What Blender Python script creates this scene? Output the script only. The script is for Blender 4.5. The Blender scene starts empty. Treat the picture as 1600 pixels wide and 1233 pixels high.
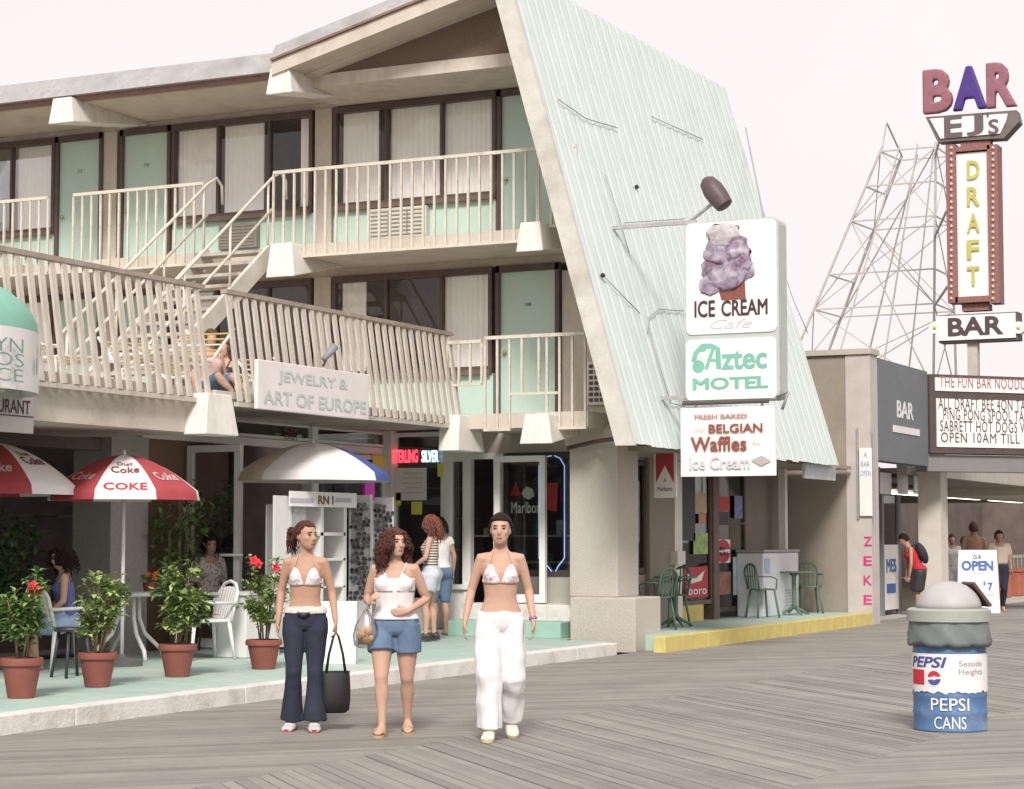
import bpy, bmesh, math, random
from math import sin, cos, pi, radians, atan, atan2, sqrt
from mathutils import Vector, Matrix, noise
V = Vector
random.seed(7)
SC = bpy.context.scene
C = SC.collection

# ------------------------------------------------------------------ camera
FPX, HEAD, PIT, EYE = 3211.0, radians(26), atan(222.5 / 3211), 1.5
cam_d = bpy.data.cameras.new("camera")
cam = bpy.data.objects.new("camera", cam_d)
C.objects.link(cam)
cam.location = (0, 0, EYE)
cam.rotation_euler = (pi / 2 + PIT, 0, HEAD - pi / 2)
cam_d.sensor_width = 36
cam_d.lens = FPX / 1600 * 36
cam_d.clip_end = 1000
SC.camera = cam
# ------------------------------------------------------------------ sky and sun (bright overcast)
SUN_AZ, SUN_EL = radians(205), radians(41)      # where the sun stands, measured from +X towards +Y
wd = bpy.data.worlds.new("World")
SC.world = wd
wd.use_nodes = True
nt = wd.node_tree
bg = nt.nodes["Background"]
sky = nt.nodes.new("ShaderNodeTexSky")
sky.sky_type = 'NISHITA'
sky.sun_disc = False
sky.sun_elevation = SUN_EL
sky.sun_rotation = pi / 2 - SUN_AZ
sky.air_density = 1.0
sky.dust_density = 3.0
mixw = nt.nodes.new("ShaderNodeMix")
mixw.data_type = 'RGBA'
mixw.inputs[0].default_value = 0.93             # closed cloud cover over the clear sky
cn = nt.nodes.new("ShaderNodeTexNoise")         # faint unevenness of the cloud sheet
cn.inputs['Scale'].default_value = 2.2
cn.inputs['Detail'].default_value = 5
cm_ = nt.nodes.new("ShaderNodeMix")
cm_.data_type = 'RGBA'
cm_.inputs[6].default_value = (4.35, 4.0, 3.96, 1)
cm_.inputs[7].default_value = (4.95, 4.62, 4.56, 1)
ctc = nt.nodes.new("ShaderNodeTexCoord")
nt.links.new(ctc.outputs['Generated'], cn.inputs['Vector'])
nt.links.new(cn.outputs[0], cm_.inputs[0])
nt.links.new(cm_.outputs[2], mixw.inputs[7])
nt.links.new(sky.outputs[0], mixw.inputs[6])
nt.links.new(mixw.outputs[2], bg.inputs[0])
bg.inputs[1].default_value = 0.12
sun_d = bpy.data.lights.new("sun", 'SUN')
sun_d.energy = 2.1
sun_d.angle = radians(15)
sun_d.color = (1, 0.95, 0.905)
sun = bpy.data.objects.new("sun", sun_d)
C.objects.link(sun)
sun.location = (0, 0, 30)
sun.rotation_euler = V((cos(SUN_EL) * cos(SUN_AZ), cos(SUN_EL) * sin(SUN_AZ), sin(SUN_EL))).to_track_quat('Z', 'Y').to_euler()
SC.view_settings.view_transform = 'Standard'
SC.view_settings.look = 'None'
SC.view_settings.gamma = 1
SC.view_settings.exposure = 0.86
SC.render.engine = 'CYCLES'
SC.cycles.max_bounces = 8
SC.cycles.diffuse_bounces = 6
SC.cycles.transparent_max_bounces = 12

# ------------------------------------------------------------------ geometry helpers
def W(u, v, x=None, y=None, z=None):
    """point of the place that the photograph shows at (u, v), on the plane x, y or z"""
    c, s, cp, sp = cos(HEAD), sin(HEAD), cos(PIT), sin(PIT)
    a, b = (u - 800) / FPX, (616.5 - v) / FPX
    r = V((cp * c, cp * s, sp)) + a * V((s, -c, 0)) + b * V((-sp * c, -sp * s, cp))
    t = x / r.x if x is not None else y / r.y if y is not None else (z - EYE) / r.z
    return V((0, 0, EYE)) + r * t

def frame(t, ref=V((0, 0, 1))):
    t = t.normalized()
    if abs(t.dot(ref)) > .97:
        ref = V((1, 0, 0))
    a = ref.cross(t).normalized()
    return a, t.cross(a)

class MB:
    def __init__(s):
        s.v, s.f, s.m = [], [], []
    def add(s, vs, fs, m=0):
        n = len(s.v)
        s.v += [V(p) for p in vs]
        s.f += [tuple(i + n for i in q) for q in fs]
        s.m += [m] * len(fs)
        return s
    def box(s, x0, x1, y0, y1, z0, z1, m=0):
        x0, x1 = sorted((x0, x1)); y0, y1 = sorted((y0, y1)); z0, z1 = sorted((z0, z1))
        return s.add([(x0, y0, z0), (x1, y0, z0), (x1, y1, z0), (x0, y1, z0), (x0, y0, z1), (x1, y0, z1), (x1, y1, z1), (x0, y1, z1)],
                     [(3, 2, 1, 0), (4, 5, 6, 7), (0, 1, 5, 4), (1, 2, 6, 5), (2, 3, 7, 6), (3, 0, 4, 7)], m)
    def bar(s, a, b, w, h, ref=V((0, 0, 1)), m=0):
        a, b = V(a), V(b)
        p, q = frame(b - a, V(ref))
        p, q = p * w / 2, q * h / 2
        return s.add([a - p - q, a + p - q, a + p + q, a - p + q, b - p - q, b + p - q, b + p + q, b - p + q],
                     [(3, 2, 1, 0), (4, 5, 6, 7), (0, 1, 5, 4), (1, 2, 6, 5), (2, 3, 7, 6), (3, 0, 4, 7)], m)
    def loft(s, rings, cap=True, close=False, m=0):
        n = len(rings[0]); vs = [p for r in rings for p in r]; fs = []
        k = len(rings)
        for i in range(k if close else k - 1):
            j = (i + 1) % k
            for q in range(n):
                fs.append((i * n + q, i * n + (q + 1) % n, j * n + (q + 1) % n, j * n + q))
        if cap and not close:
            fs.append(tuple(range(n - 1, -1, -1)))
            fs.append(tuple((k - 1) * n + q for q in range(n)))
        return s.add(vs, fs, m)
    def tube(s, pts, r, n=8, m=0, flat=1.0, ref=V((0, 0, 1))):
        pts = [V(p) for p in pts]; rings = []
        rr = r if isinstance(r, (list, tuple)) else [r] * len(pts)
        pa = None
        for i, p in enumerate(pts):
            t = (pts[min(i + 1, len(pts) - 1)] - pts[max(i - 1, 0)])
            if pa is None:
                a, b = frame(t, V(ref))
            else:
                b = t.normalized().cross(pa)
                if b.length < 1e-6:
                    a, b = frame(t, V(ref))
                b.normalize(); a = b.cross(t.normalized()).normalized()
            pa = a
            rings.append([p + a * cos(2 * pi * k / n) * rr[i] + b * sin(2 * pi * k / n) * rr[i] * flat for k in range(n)])
        return s.loft(rings, m=m)
    def ell(s, c, rx, ry, rz, n=14, k=9, rot=None, m=0):
        c = V(c); rings = []
        for i in range(k):
            th = pi * (i + .5) / k
            ring = [V((rx * sin(th) * cos(2 * pi * q / n), ry * sin(th) * sin(2 * pi * q / n), -rz * cos(th))) for q in range(n)]
            rings.append([c + (rot @ p if rot else p) for p in ring])
        return s.loft(rings, m=m)
    def lathe(s, prof, c=(0, 0, 0), n=24, m=0, cap=True, a0=0, a1=2 * pi):
        c = V(c); full = abs(a1 - a0 - 2 * pi) < 1e-6
        rings = [[c + V((r * cos(a0 + (a1 - a0) * q / n), r * sin(a0 + (a1 - a0) * q / n), z)) for q in range(n)] for r, z in prof]
        return s.loft(rings, cap=cap, m=m)
    def prism(s, poly, vec, m=0):
        poly = [V(p) for p in poly]; vec = V(vec); n = len(poly)
        return s.add(poly + [p + vec for p in poly], [tuple(range(n - 1, -1, -1)), tuple(range(n, 2 * n))] +
                     [(i, (i + 1) % n, n + (i + 1) % n, n + i) for i in range(n)], m)
    def quad(s, a, b, c, d, m=0):
        return s.add([a, b, c, d], [(0, 1, 2, 3)], m)
    def build(s, name, mat, parent=None, smooth=False, bevel=0, base=None, **tags):
        me = bpy.data.meshes.new(name)
        if parent is None and base is None:
            xs = [p.x for p in s.v]; ys = [p.y for p in s.v]
            base = V(((min(xs) + max(xs)) / 2, (min(ys) + max(ys)) / 2, min(p.z for p in s.v)))
        off = V(base) if parent is None else root_off(parent)
        me.from_pydata([p - off for p in s.v], [], s.f)
        for mm in (mat if isinstance(mat, (list, tuple)) else [mat]):
            me.materials.append(mm)
        if any(s.m):
            me.polygons.foreach_set('material_index', s.m)
        bm = bmesh.new(); bm.from_mesh(me)
        bmesh.ops.recalc_face_normals(bm, faces=bm.faces)
        bm.to_mesh(me); bm.free()
        if smooth:
            me.polygons.foreach_set('use_smooth', [True] * len(me.polygons))
            if smooth == 'auto':
                me.set_sharp_from_angle(angle=radians(40))
        return link(name, me, parent, off if parent is None else None, bevel, **tags)

def link(name, me, parent=None, loc=None, bevel=0, **tags):
    o = bpy.data.objects.new(name, me)
    C.objects.link(o)
    if parent:
        o.parent = parent
    if loc is not None:
        o.location = loc
    if bevel:
        b = o.modifiers.new('bevel', 'BEVEL'); b.width = bevel; b.segments = 2; b.limit_method = 'ANGLE'
    for k, x in tags.items():
        o[k] = x
    return o

LOCAL = set()
def root_off(p):
    while p.parent:
        p = p.parent
    return V((0, 0, 0)) if p.name in LOCAL else p.location.copy()

def thing(name, label, cat, loc=(0, 0, 0), rotz=None, group=None, kind=None):
    """an Empty at a thing's base; with rotz its parts are written in the thing's own space"""
    o = bpy.data.objects.new(name, None)
    C.objects.link(o)
    o.location = loc
    o.empty_display_size = .2
    if rotz is not None:
        o.rotation_euler = (0, 0, rotz)
        LOCAL.add(o.name)
    if label:
        o['label'] = label
    if cat:
        o['category'] = cat
    if group:
        o['group'] = group
    if kind:
        o['kind'] = kind
    return o

def copy_tree(o, parent=None):
    c = o.copy()
    C.objects.link(c)
    c.parent = parent
    if o.name in LOCAL:
        LOCAL.add(c.name)
    for ch in o.children:
        copy_tree(ch, c)
    return c

def dup(o, loc, rotz=0, label=None):
    c = copy_tree(o)
    c.location = loc
    c.rotation_euler = (0, 0, rotz)
    if label:
        c['label'] = label
    return c

def B(*a, **k):
    return MB().box(*a, **k)

def inst(o, d, parent=None):
    """another copy of a part, moved by d, sharing its mesh"""
    c = o.copy()
    C.objects.link(c)
    c.parent = parent or o.parent
    c.location = o.location + V(d)
    return c

# ------------------------------------------------------------------ materials
MATS = {}
def M(name, col=(.5, .5, .5), rough=.6, var=.12, scale=4, bump=0, bscale=40, metal=0, streak=0, dirt=None, dirt_amt=.5, dirt_scale=1.2,
      emit=0, trans=0, spec=.4, rnd=0, sheen=0, coord='Object', sss=0):
    if name in MATS:
        return MATS[name]
    m = bpy.data.materials.new(name)
    m.use_nodes = True
    t = m.node_tree; N = t.nodes; L = t.links
    p = N['Principled BSDF']
    p.inputs['Roughness'].default_value = rough
    p.inputs['Metallic'].default_value = metal
    p.inputs['Specular IOR Level'].default_value = spec
    if trans:
        p.inputs['Transmission Weight'].default_value = trans
    if sss:
        p.inputs['Subsurface Weight'].default_value = sss
        p.inputs['Subsurface Radius'].default_value = (.03, .012, .006)
        p.inputs['Subsurface Scale'].default_value = .3
    tc = N.new('ShaderNodeTexCoord')
    out = None
    if var or dirt or streak:
        no = N.new('ShaderNodeTexNoise'); no.inputs['Scale'].default_value = scale; no.inputs['Detail'].default_value = 6
        no.inputs['Roughness'].default_value = .65
        L.new(tc.outputs[coord], no.inputs['Vector'])
        mr = N.new('ShaderNodeMapRange')
        mr.inputs[1].default_value = .25; mr.inputs[2].default_value = .75
        mr.inputs[3].default_value = 1 - var; mr.inputs[4].default_value = 1 + var
        L.new(no.outputs[0], mr.inputs[0])
        fac = mr.outputs[0]
        if rnd:
            oi = N.new('ShaderNodeObjectInfo'); ge = N.new('ShaderNodeNewGeometry')
            ad = N.new('ShaderNodeMath'); ad.operation = 'ADD'
            L.new(oi.outputs['Random'], ad.inputs[0]); L.new(ge.outputs['Random Per Island'], ad.inputs[1])
            fr = N.new('ShaderNodeMath'); fr.operation = 'FRACT'; L.new(ad.outputs[0], fr.inputs[0])
            m2 = N.new('ShaderNodeMapRange'); m2.inputs[3].default_value = 1 - rnd; m2.inputs[4].default_value = 1 + rnd
            L.new(fr.outputs[0], m2.inputs[0])
            mu = N.new('ShaderNodeMath'); mu.operation = 'MULTIPLY'
            L.new(fac, mu.inputs[0]); L.new(m2.outputs[0], mu.inputs[1]); fac = mu.outputs[0]
        vm = N.new('ShaderNodeVectorMath'); vm.operation = 'SCALE'
        vm.inputs[0].default_value = col
        L.new(fac, vm.inputs['Scale'])
        out = vm.outputs[0]
        if dirt or streak:
            mp = N.new('ShaderNodeMapping')
            mp.inputs['Scale'].default_value = (1, 1, .12) if streak else (1, 1, 1)
            L.new(tc.outputs[coord], mp.inputs['Vector'])
            n2 = N.new('ShaderNodeTexNoise'); n2.inputs['Scale'].default_value = dirt_scale * (4 if streak else 1); n2.inputs['Detail'].default_value = 8
            n2.inputs['Roughness'].default_value = .7
            L.new(mp.outputs[0], n2.inputs['Vector'])
            r2 = N.new('ShaderNodeMapRange'); r2.inputs[1].default_value = .5; r2.inputs[2].default_value = .72
            r2.inputs[4].default_value = dirt_amt
            L.new(n2.outputs[0], r2.inputs[0])
            mx = N.new('ShaderNodeMix'); mx.data_type = 'RGBA'
            L.new(r2.outputs[0], mx.inputs[0]); L.new(out, mx.inputs[6])
            mx.inputs[7].default_value = (*(dirt or tuple(c * .6 for c in col)), 1)
            out = mx.outputs[2]
        L.new(out, p.inputs['Base Color'])
    else:
        p.inputs['Base Color'].default_value = (*col, 1)
    if emit:
        p.inputs['Emission Color'].default_value = (*col, 1)
        p.inputs['Emission Strength'].default_value = emit
    if bump:
        n3 = N.new('ShaderNodeTexNoise'); n3.inputs['Scale'].default_value = bscale; n3.inputs['Detail'].default_value = 4
        L.new(tc.outputs[coord], n3.inputs['Vector'])
        b = N.new('ShaderNodeBump'); b.inputs['Strength'].default_value = bump; b.inputs['Distance'].default_value = .02
        L.new(n3.outputs[0], b.inputs['Height']); L.new(b.outputs[0], p.inputs['Normal'])
    MATS[name] = m
    return m

def glass_mat(name, tint, base=.06, gain=.9, rough=.02):
    m = bpy.data.materials.new(name)
    m.use_nodes = True
    t = m.node_tree; N = t.nodes; L = t.links
    N.remove(N['Principled BSDF'])
    tr = N.new('ShaderNodeBsdfTransparent'); tr.inputs[0].default_value = (*tint, 1)
    gl = N.new('ShaderNodeBsdfGlossy'); gl.inputs['Roughness'].default_value = rough
    fr = N.new('ShaderNodeFresnel'); fr.inputs[0].default_value = 1.5
    ma = N.new('ShaderNodeMath'); ma.operation = 'MULTIPLY_ADD'; ma.inputs[1].default_value = gain; ma.inputs[2].default_value = base
    ma.use_clamp = True
    mx = N.new('ShaderNodeMixShader')
    L.new(fr.outputs[0], ma.inputs[0]); L.new(ma.outputs[0], mx.inputs[0])
    L.new(tr.outputs[0], mx.inputs[1]); L.new(gl.outputs[0], mx.inputs[2])
    L.new(mx.outputs[0], N['Material Output'].inputs[0])
    MATS[name] = m
    return m

mint = M('mint paint', (.48, .635, .555), .5, .06, 2, dirt=(.55, .58, .53), dirt_amt=.7, dirt_scale=.9, streak=1)
beige = M('beige stucco', (.57, .52, .45), .85, .12, 3, .35, 60, dirt=(.38, .33, .275), dirt_amt=.6, streak=1)
slabm = M('concrete soffit', (.54, .49, .42), .9, .12, 2, .2, 40, dirt=(.34, .29, .24), dirt_amt=.65, dirt_scale=1.5)
white = M('white paint', (.74, .71, .66), .6, .07, 3, dirt=(.46, .41, .35), dirt_amt=.55, dirt_scale=1.6, streak=1)
cleanw = M('white sign face', (.80, .77, .74), .4, .03, 3)
brown = M('dark brown frame', (.105, .072, .064), .5, .25, 6)
brownl = M('weathered brown frame', (.15, .105, .085), .6, .25, 6)
pebble = M('pebble dash', (.55, .51, .45), .95, .25, 90, .8, 110, dirt=(.43, .39, .34), dirt_amt=.5)
pebbrown = M('brown pebble infill', (.20, .15, .115), .95, .35, 90, .8, 110)
railp = M('cream railing paint', (.60, .56, .47), .5, .1, 8, dirt=(.34, .25, .18), dirt_amt=.55, dirt_scale=6)
slatm = M('weathered slat paint', (.52, .475, .41), .7, .15, 5, dirt=(.26, .20, .155), dirt_amt=.7, dirt_scale=2.5, streak=1)
roofm = M('pale mint metal roofing', (.60, .67, .635), .55, .06, 1.6, .08, 20, dirt=(.50, .59, .545), dirt_amt=.7, dirt_scale=.9, streak=1)
gravel = M('grey roof edge', (.35, .34, .33), .85, .2, 12, dirt=(.20, .19, .185), dirt_amt=.7, dirt_scale=1.5)
patio = M('mint patio paint', (.36, .48, .42), .75, .1, 2.5, .15, 30, dirt=(.56, .55, .49), dirt_amt=.95, dirt_scale=1.7)
kerbw = M('white kerb paint', (.68, .65, .61), .8, .12, 5, .3, 40, dirt=(.38, .34, .29), dirt_amt=.7, dirt_scale=2)
yellow = M('yellow kerb paint', (.60, .50, .16), .8, .15, 5, .3, 40, dirt=(.42, .36, .22), dirt_amt=.7, dirt_scale=2)
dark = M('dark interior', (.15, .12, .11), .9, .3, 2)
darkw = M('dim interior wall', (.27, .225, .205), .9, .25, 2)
alu = M('white aluminium frame', (.80, .78, .755), .4, .06, 3, dirt=(.45, .42, .4), dirt_amt=.3)
curt = M('sheer curtain', (.88, .86, .82), .9, .06, 3)
steel = M('galvanised steel', (.42, .41, .40), .5, .2, 10, metal=.3)
rustred = M('rust red trim', (.24, .15, .125), .7, .3, 9)
black = M('black', (.035, .031, .033), .5, .2, 8)
glass = glass_mat('window glass', (.99, .99, .99), .0, 1.0)
glassd = glass_mat('shop glass', (.86, .88, .87), .03, .9)
def colr(name, c, rough=.6, **k):
    return M(name, c, rough, k.pop('var', .08), **k)

def remeshed(mb, voxel, it=4, wrinkle=0, wscale=9, seed=0, wfun=None):
    me = bpy.data.meshes.new('tmp')
    me.from_pydata(mb.v, [], mb.f)
    bm = bmesh.new(); bm.from_mesh(me); bmesh.ops.recalc_face_normals(bm, faces=bm.faces); bm.to_mesh(me); bm.free()
    o = bpy.data.objects.new('tmp', me)
    C.objects.link(o)
    r = o.modifiers.new('r', 'REMESH'); r.mode = 'VOXEL'; r.voxel_size = voxel
    s_ = o.modifiers.new('s', 'SMOOTH'); s_.factor = .5; s_.iterations = it
    dg = bpy.context.evaluated_depsgraph_get()
    out = bpy.data.meshes.new_from_object(o.evaluated_get(dg))
    bpy.data.objects.remove(o); bpy.data.meshes.remove(me)
    if wrinkle or wfun:
        ns = [v.normal.copy() for v in out.vertices]
        for v, n in zip(out.vertices, ns):
            d = wfun(v.co) if wfun else wrinkle * noise.noise(V((v.co.x, v.co.y, v.co.z * .6)) * wscale + V((seed, 0, 0)))
            v.co += n * d
    out.polygons.foreach_set('use_smooth', [True] * len(out.polygons))
    return out


def text(s, mat, parent, c, R, U, w, h, name='lettering', bold=0, shear=0, depth=.004, space=1.0, thick=0):
    """lettering fitted to a box w x h centred on c, R to its right and U up; heavy letters are fused solids"""
    heavy = bold > .016 or thick
    cu = bpy.data.curves.new(name, 'FONT')
    cu.body = s; cu.offset = bold; cu.shear = shear; cu.resolution_u = 3; cu.space_character = space
    if heavy:
        cu.extrude = .06
    o = bpy.data.objects.new(name, cu)
    me = bpy.data.meshes.new_from_object(o)
    bpy.data.objects.remove(o); bpy.data.curves.remove(cu)
    xs = [q.co.x for q in me.vertices]; ys = [q.co.y for q in me.vertices]
    x0, x1, y0, y1 = min(xs), max(xs), min(ys), max(ys)
    R, U, c = V(R).normalized(), V(U).normalized(), V(c)
    n = R.cross(U)
    if heavy:
        rows = s.count('\n') + 1
        raw = MB()
        raw.v = [q.co.copy() for q in me.vertices]; raw.f = [tuple(q.vertices) for q in me.polygons]
        bpy.data.meshes.remove(me)
        me = remeshed(raw, (y1 - y0) / 34 / rows, 1)
        xs = [q.co.x for q in me.vertices]; ys = [q.co.y for q in me.vertices]
        x0, x1, y0, y1 = min(xs), max(xs), min(ys), max(ys)
        tz = thick or .006
    mb = MB()
    for q in me.vertices:
        dz = ((1 if q.co.z > 0 else 0) * tz if not thick else q.co.z / .12 * tz) if heavy else depth
        mb.v.append(c + R * (((q.co.x - x0) / (x1 - x0) - .5) * w) + U * (((q.co.y - y0) / (y1 - y0) - .5) * h) + n * dz)
    mb.f = [tuple(p.vertices) for p in me.polygons]
    bpy.data.meshes.remove(me)
    mb.m = [0] * len(mb.f)
    return mb.build(name, mat, parent)
RX, RY, UZ = V((0, -1, 0)), V((1, 0, 0)), V((0, 0, 1))   # image-right on walls facing -X, on walls facing -Y; up
# ================================================================== ground
g = MB().add([(-300, -300, -.06), (500, -300, -.06), (500, 300, -.06), (-300, 300, -.06)], [(0, 1, 2, 3)])
g.build('ground', M('dark sand under boards', (.10, .09, .075), 1, .2, .5), kind='structure')
wood = M('weathered boardwalk wood', (.238, .222, .197), .85, .15, 1.5, .3, 25, rnd=.15, dirt=(.165, .15, .13), dirt_amt=.55, dirt_scale=.7, coord='Object')
def wood_grain(m):
    t = m.node_tree; N = t.nodes; L = t.links
    for n in [n for n in N if n.type == 'TEX_NOISE']:
        src = n.inputs['Vector'].links[0].from_socket
        ge = N.new('ShaderNodeNewGeometry')
        L.new(ge.outputs['Position'], n.inputs['Vector'])
wood_grain(wood)
bw = thing('boardwalk', None, None, (12, 6, 0), kind='structure')
PW, BANDS, Y0 = .095, 3, 10.37
SEAMS = [10.36, 7.16, 3.96, .76]
step = PW * sqrt(2)
cand = []
for b in range(3):
    yt, yb = SEAMS[b], SEAMS[b + 1]
    hh = yt - yb
    sg = 1 if b == 1 else -1               # direction of the boards in this band
    x = 3.0
    while x < 75:
        cx = x + hh / 2; cy = (yt + yb) / 2
        d = cx * cos(HEAD) + cy * sin(HEAD); r = (cx * sin(HEAD) - cy * cos(HEAD))
        cand.append((abs(r / max(d, .1)) > .32 and d > 3, d, b, x))
        x += step
near = sorted(c for c in cand if not c[0] and c[1] > 8.6)[:300]
nearset = {(c[2], round(c[3], 3)) for c in near}
unit = {}
far = MB()
for _, d, b, x in cand:
    yt, yb = SEAMS[b], SEAMS[b + 1]; hh = yt - yb
    w = step - .009
    if b == 1:
        q = [(0, 0), (w, 0), (w + hh, hh), (hh, hh)]
    else:
        q = [(0, hh), (hh, 0), (w + hh, 0), (w, hh)]
    dz = random.uniform(-.003, .002)
    if (b, round(x, 3)) in nearset:
        if b not in unit:
            mb = MB()
            mb.v = [V((px, py, -.04)) for px, py in q] + [V((px, py, 0)) for px, py in q]
            mb.f = [(3, 2, 1, 0), (4, 5, 6, 7), (0, 1, 5, 4), (1, 2, 6, 5), (2, 3, 7, 6), (3, 0, 4, 7)]; mb.m = [0] * 6
            me = bpy.data.meshes.new('plank'); me.from_pydata(mb.v, [], mb.f); me.materials.append(wood)
            bm = bmesh.new(); bm.from_mesh(me); bmesh.ops.recalc_face_normals(bm, faces=bm.faces); bm.to_mesh(me); bm.free()
            unit[b] = me
        link('plank', unit[b], bw, V((x, yb + .004, dz)) - bw.location)
    elif d > 8:
        far.add([(x + px, yb + .004 + py, -.04 + dz) for px, py in q] + [(x + px, yb + .004 + py, dz) for px, py in q],
                [(4, 5, 6, 7), (0, 1, 5, 4), (1, 2, 6, 5), (2, 3, 7, 6), (3, 0, 4, 7)])
far.build('plank_field', wood, bw, kind='stuff')
# boards past the bar's corner and out to the beach side
B(34.9, 75, 10.37, 30, -.04, -.002).build('far_pavement', M('pale concrete', (.42, .39, .35), .9, .12, 1.2, .2, 20), kind='structure')

# ================================================================== patio of the shops
pt = thing('patio', None, None, (18, 11, 0), kind='structure')
B(6, 24.7, 10.56, 14.7, 0, .145).build('patio_floor', patio, pt)
x = 6.0
while x < 24.3:
    w = min(2.44, 24.32 - x)
    B(x + .004, x + w - .004, 10.365, 10.56, -.02, .15).build('kerb_stone', kerbw, pt, bevel=.012)
    x += 2.44
B(24.7, 26, 11.4, 14.7, 0, .145).build('entrance_floor', patio, pt)
B(25.05, 26, 11.5, 13.2, .145, .36).build('lower_step', M('bright green step', (.30, .49, .40), .7, .1, 3), pt, bevel=.01)
B(25.4, 26, 11.5, 13.2, .36, .58).build('upper_step', kerbw, pt, bevel=.01)
pp = thing('porch', None, None, (29, 11, 0), kind='structure')
B(25.4, 34.6, 10.15, 14, -.02, .2).build('porch_floor', patio, pp)
x = 25.0
while x < 34.5:
    B(x + .004, x + 1.596 if x + 1.6 < 34.58 else 34.58, 9.98, 10.15, -.02, .205).build('yellow_kerb', yellow, pp, bevel=.01)
    x += 1.6

# ================================================================== the motel
mot = thing('motel_building', 'beige and mint three storey motel with brown framed windows, balconies and steep pale green roof', 'building', (26, 13, 0))
Z2, Z3, ZH2, ZH3, ZS3, ZS2 = 3.15, 5.62, 5.34, 7.87, 6.32, 3.82
XW = 26.0
Y3 = lambda u: W(u, 250, x=XW).y
Y2 = lambda u: W(u, 480, x=XW).y
# solid walls: piers, spandrels, heads (all a little apart from the frames)
YEND = 30.0
B(XW + .02, XW + .3, 11.75, YEND, ZH3 + .0, 8.35).build('head_beam', beige, mot)
B(XW + .02, XW + .3, 11.2, YEND, ZH2, Z3 - .17).build('head_beam', beige, mot)
B(XW + .02, XW + .3, 11.2, 13.3, 2.68, Z2).build('head_beam', slabm, mot)
B(XW + .02, XW + .3, 13.3, YEND, 3.03, Z2).build('head_beam', slabm, mot)
for y0, y1 in ((15.66, 15.95), (19.58, 19.86), (23.4, 23.7), (27.2, 27.5)):
    B(XW - .01, XW + .32, y0, y1, Z3, ZH3 - .002).build('pier', beige, mot)
    B(XW - .01, XW + .32, y0, y1, Z2, ZH2 - .002).build('pier', beige, mot)
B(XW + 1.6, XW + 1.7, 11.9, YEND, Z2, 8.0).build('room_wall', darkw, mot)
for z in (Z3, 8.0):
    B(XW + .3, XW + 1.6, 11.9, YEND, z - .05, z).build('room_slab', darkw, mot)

def curtain(y0, y1, z0, z1, x, parent, mat=None, amp=.013, pitch=.085):
    mb = MB(); n = max(4, int((y1 - y0) / pitch * 4)); vs = []; ph = random.uniform(0, 6)
    for k in range(n + 1):
        y = y0 + (y1 - y0) * k / n
        dx = amp * sin(2 * pi * (y / pitch) + ph + 1.3 * sin(y * 9 + ph))
        vs += [(x + dx, y, z0), (x + dx * .8, y, z1)]
    mb.add(vs, [(2 * k, 2 * k + 2, 2 * k + 3, 2 * k + 1) for k in range(n)])
    return mb.build('curtain', mat or curt, parent, smooth=True)

def window(yl, yr, z0, z1, panes, curtains, mat=brown, x=XW):
    """a brown window group; yl > yr (left and right in view); panes = inner divisions (y), curtains = spans (y0, y1, z0)"""
    mb = MB()
    t = .055
    mb.box(x - .05, x + .06, yr, yl, z1 - .10, z1 - .003)
    fr = mb.build('window', mat, mot)
    B(x - .05, x + .06, yr, yl, z0, z0 + .10).build('bottom_rail', mat, fr)
    ys = [yl] + list(panes) + [yr]
    for k, y in enumerate(ys):
        w = .06 if k in (0, len(ys) - 1) else .04
        yy = min(max(y, yr + w / 2), yl - w / 2)
        B(x - .045, x + .05, yy - w / 2, yy + w / 2, z0 + .10, z1 - .10).build('mullion', mat, fr)
    for a, b in zip(ys[:-1], ys[1:]):
        MB().quad((x, b + .02, z0 + .1), (x, a - .02, z0 + .1), (x, a - .02, z1 - .1), (x, b + .02, z1 - .1)).build('pane', glass, fr)
    for a, b, *zz in curtains:
        curtain(b, a, (zz[0] if zz else z0 + .05), z1 - .06, x + .075, fr)
    return fr

def ac_unit(yl, yr, z0, z1, x=XW, mat=None):
    mb = MB().box(x - .12, x + .1, yr, yl, z0, z1)
    o = mb.build('air_conditioner', mat or M('ac beige', (.42, .39, .33), .6, .15, 5), mot, bevel=.01)
    n = 7
    for k in range(n):
        z = z0 + .05 + (z1 - z0 - .1) * k / (n - 1)
        B(x - .13, x - .118, yr + .03, yl - .03, z - .008, z + .008).build('louvre', M('ac louvre', (.25, .22, .19), .6), o)
    for y in (yr + (yl - yr) * .33, yr + (yl - yr) * .66):
        B(x - .128, x - .119, y - .008, y + .008, z0 + .04, z1 - .04).build('louvre_bar', MATS['ac louvre'], o)
    return o

def door(yl, yr, z0, z1, num, x=XW):
    d = B(x + .0, x + .05, yr, yl, z0, z1 - .1).build('door', mint, mot)
    c = (yl + yr) / 2
    text(num, brown, d, (x - .004, c, z0 + (z1 - z0) * .74), RX, UZ, .10, .05, 'door_number')
    MB().ell((x - .04, yl - .08, z0 + .95), .03, .03, .03, 8, 6).build('door_knob', M('brass', (.5, .4, .2), .35, metal=.8), d, smooth=True)
    for y in (yl + .03, yr - .03):
        B(x - .05, x + .06, y - .032, y + .032, z0, z1 - .003).build('door_jamb', brown, d)
    B(x - .05, x + .06, yr - .06, yl + .06, z1 - .1, z1 - .004).build('door_head', brown, d)
    return d
def apron(yl, yr, z0, z1, x=XW):
    B(x - .005, x + .06, yr, yl, z0, z1).build('apron_panel', mint, mot)
def sill(yl, yr, z, x=XW):
    B(x - .09, x - .05, yr, yl, z - .02, z + .05).build('window_sill', brownl, mot)

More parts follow.
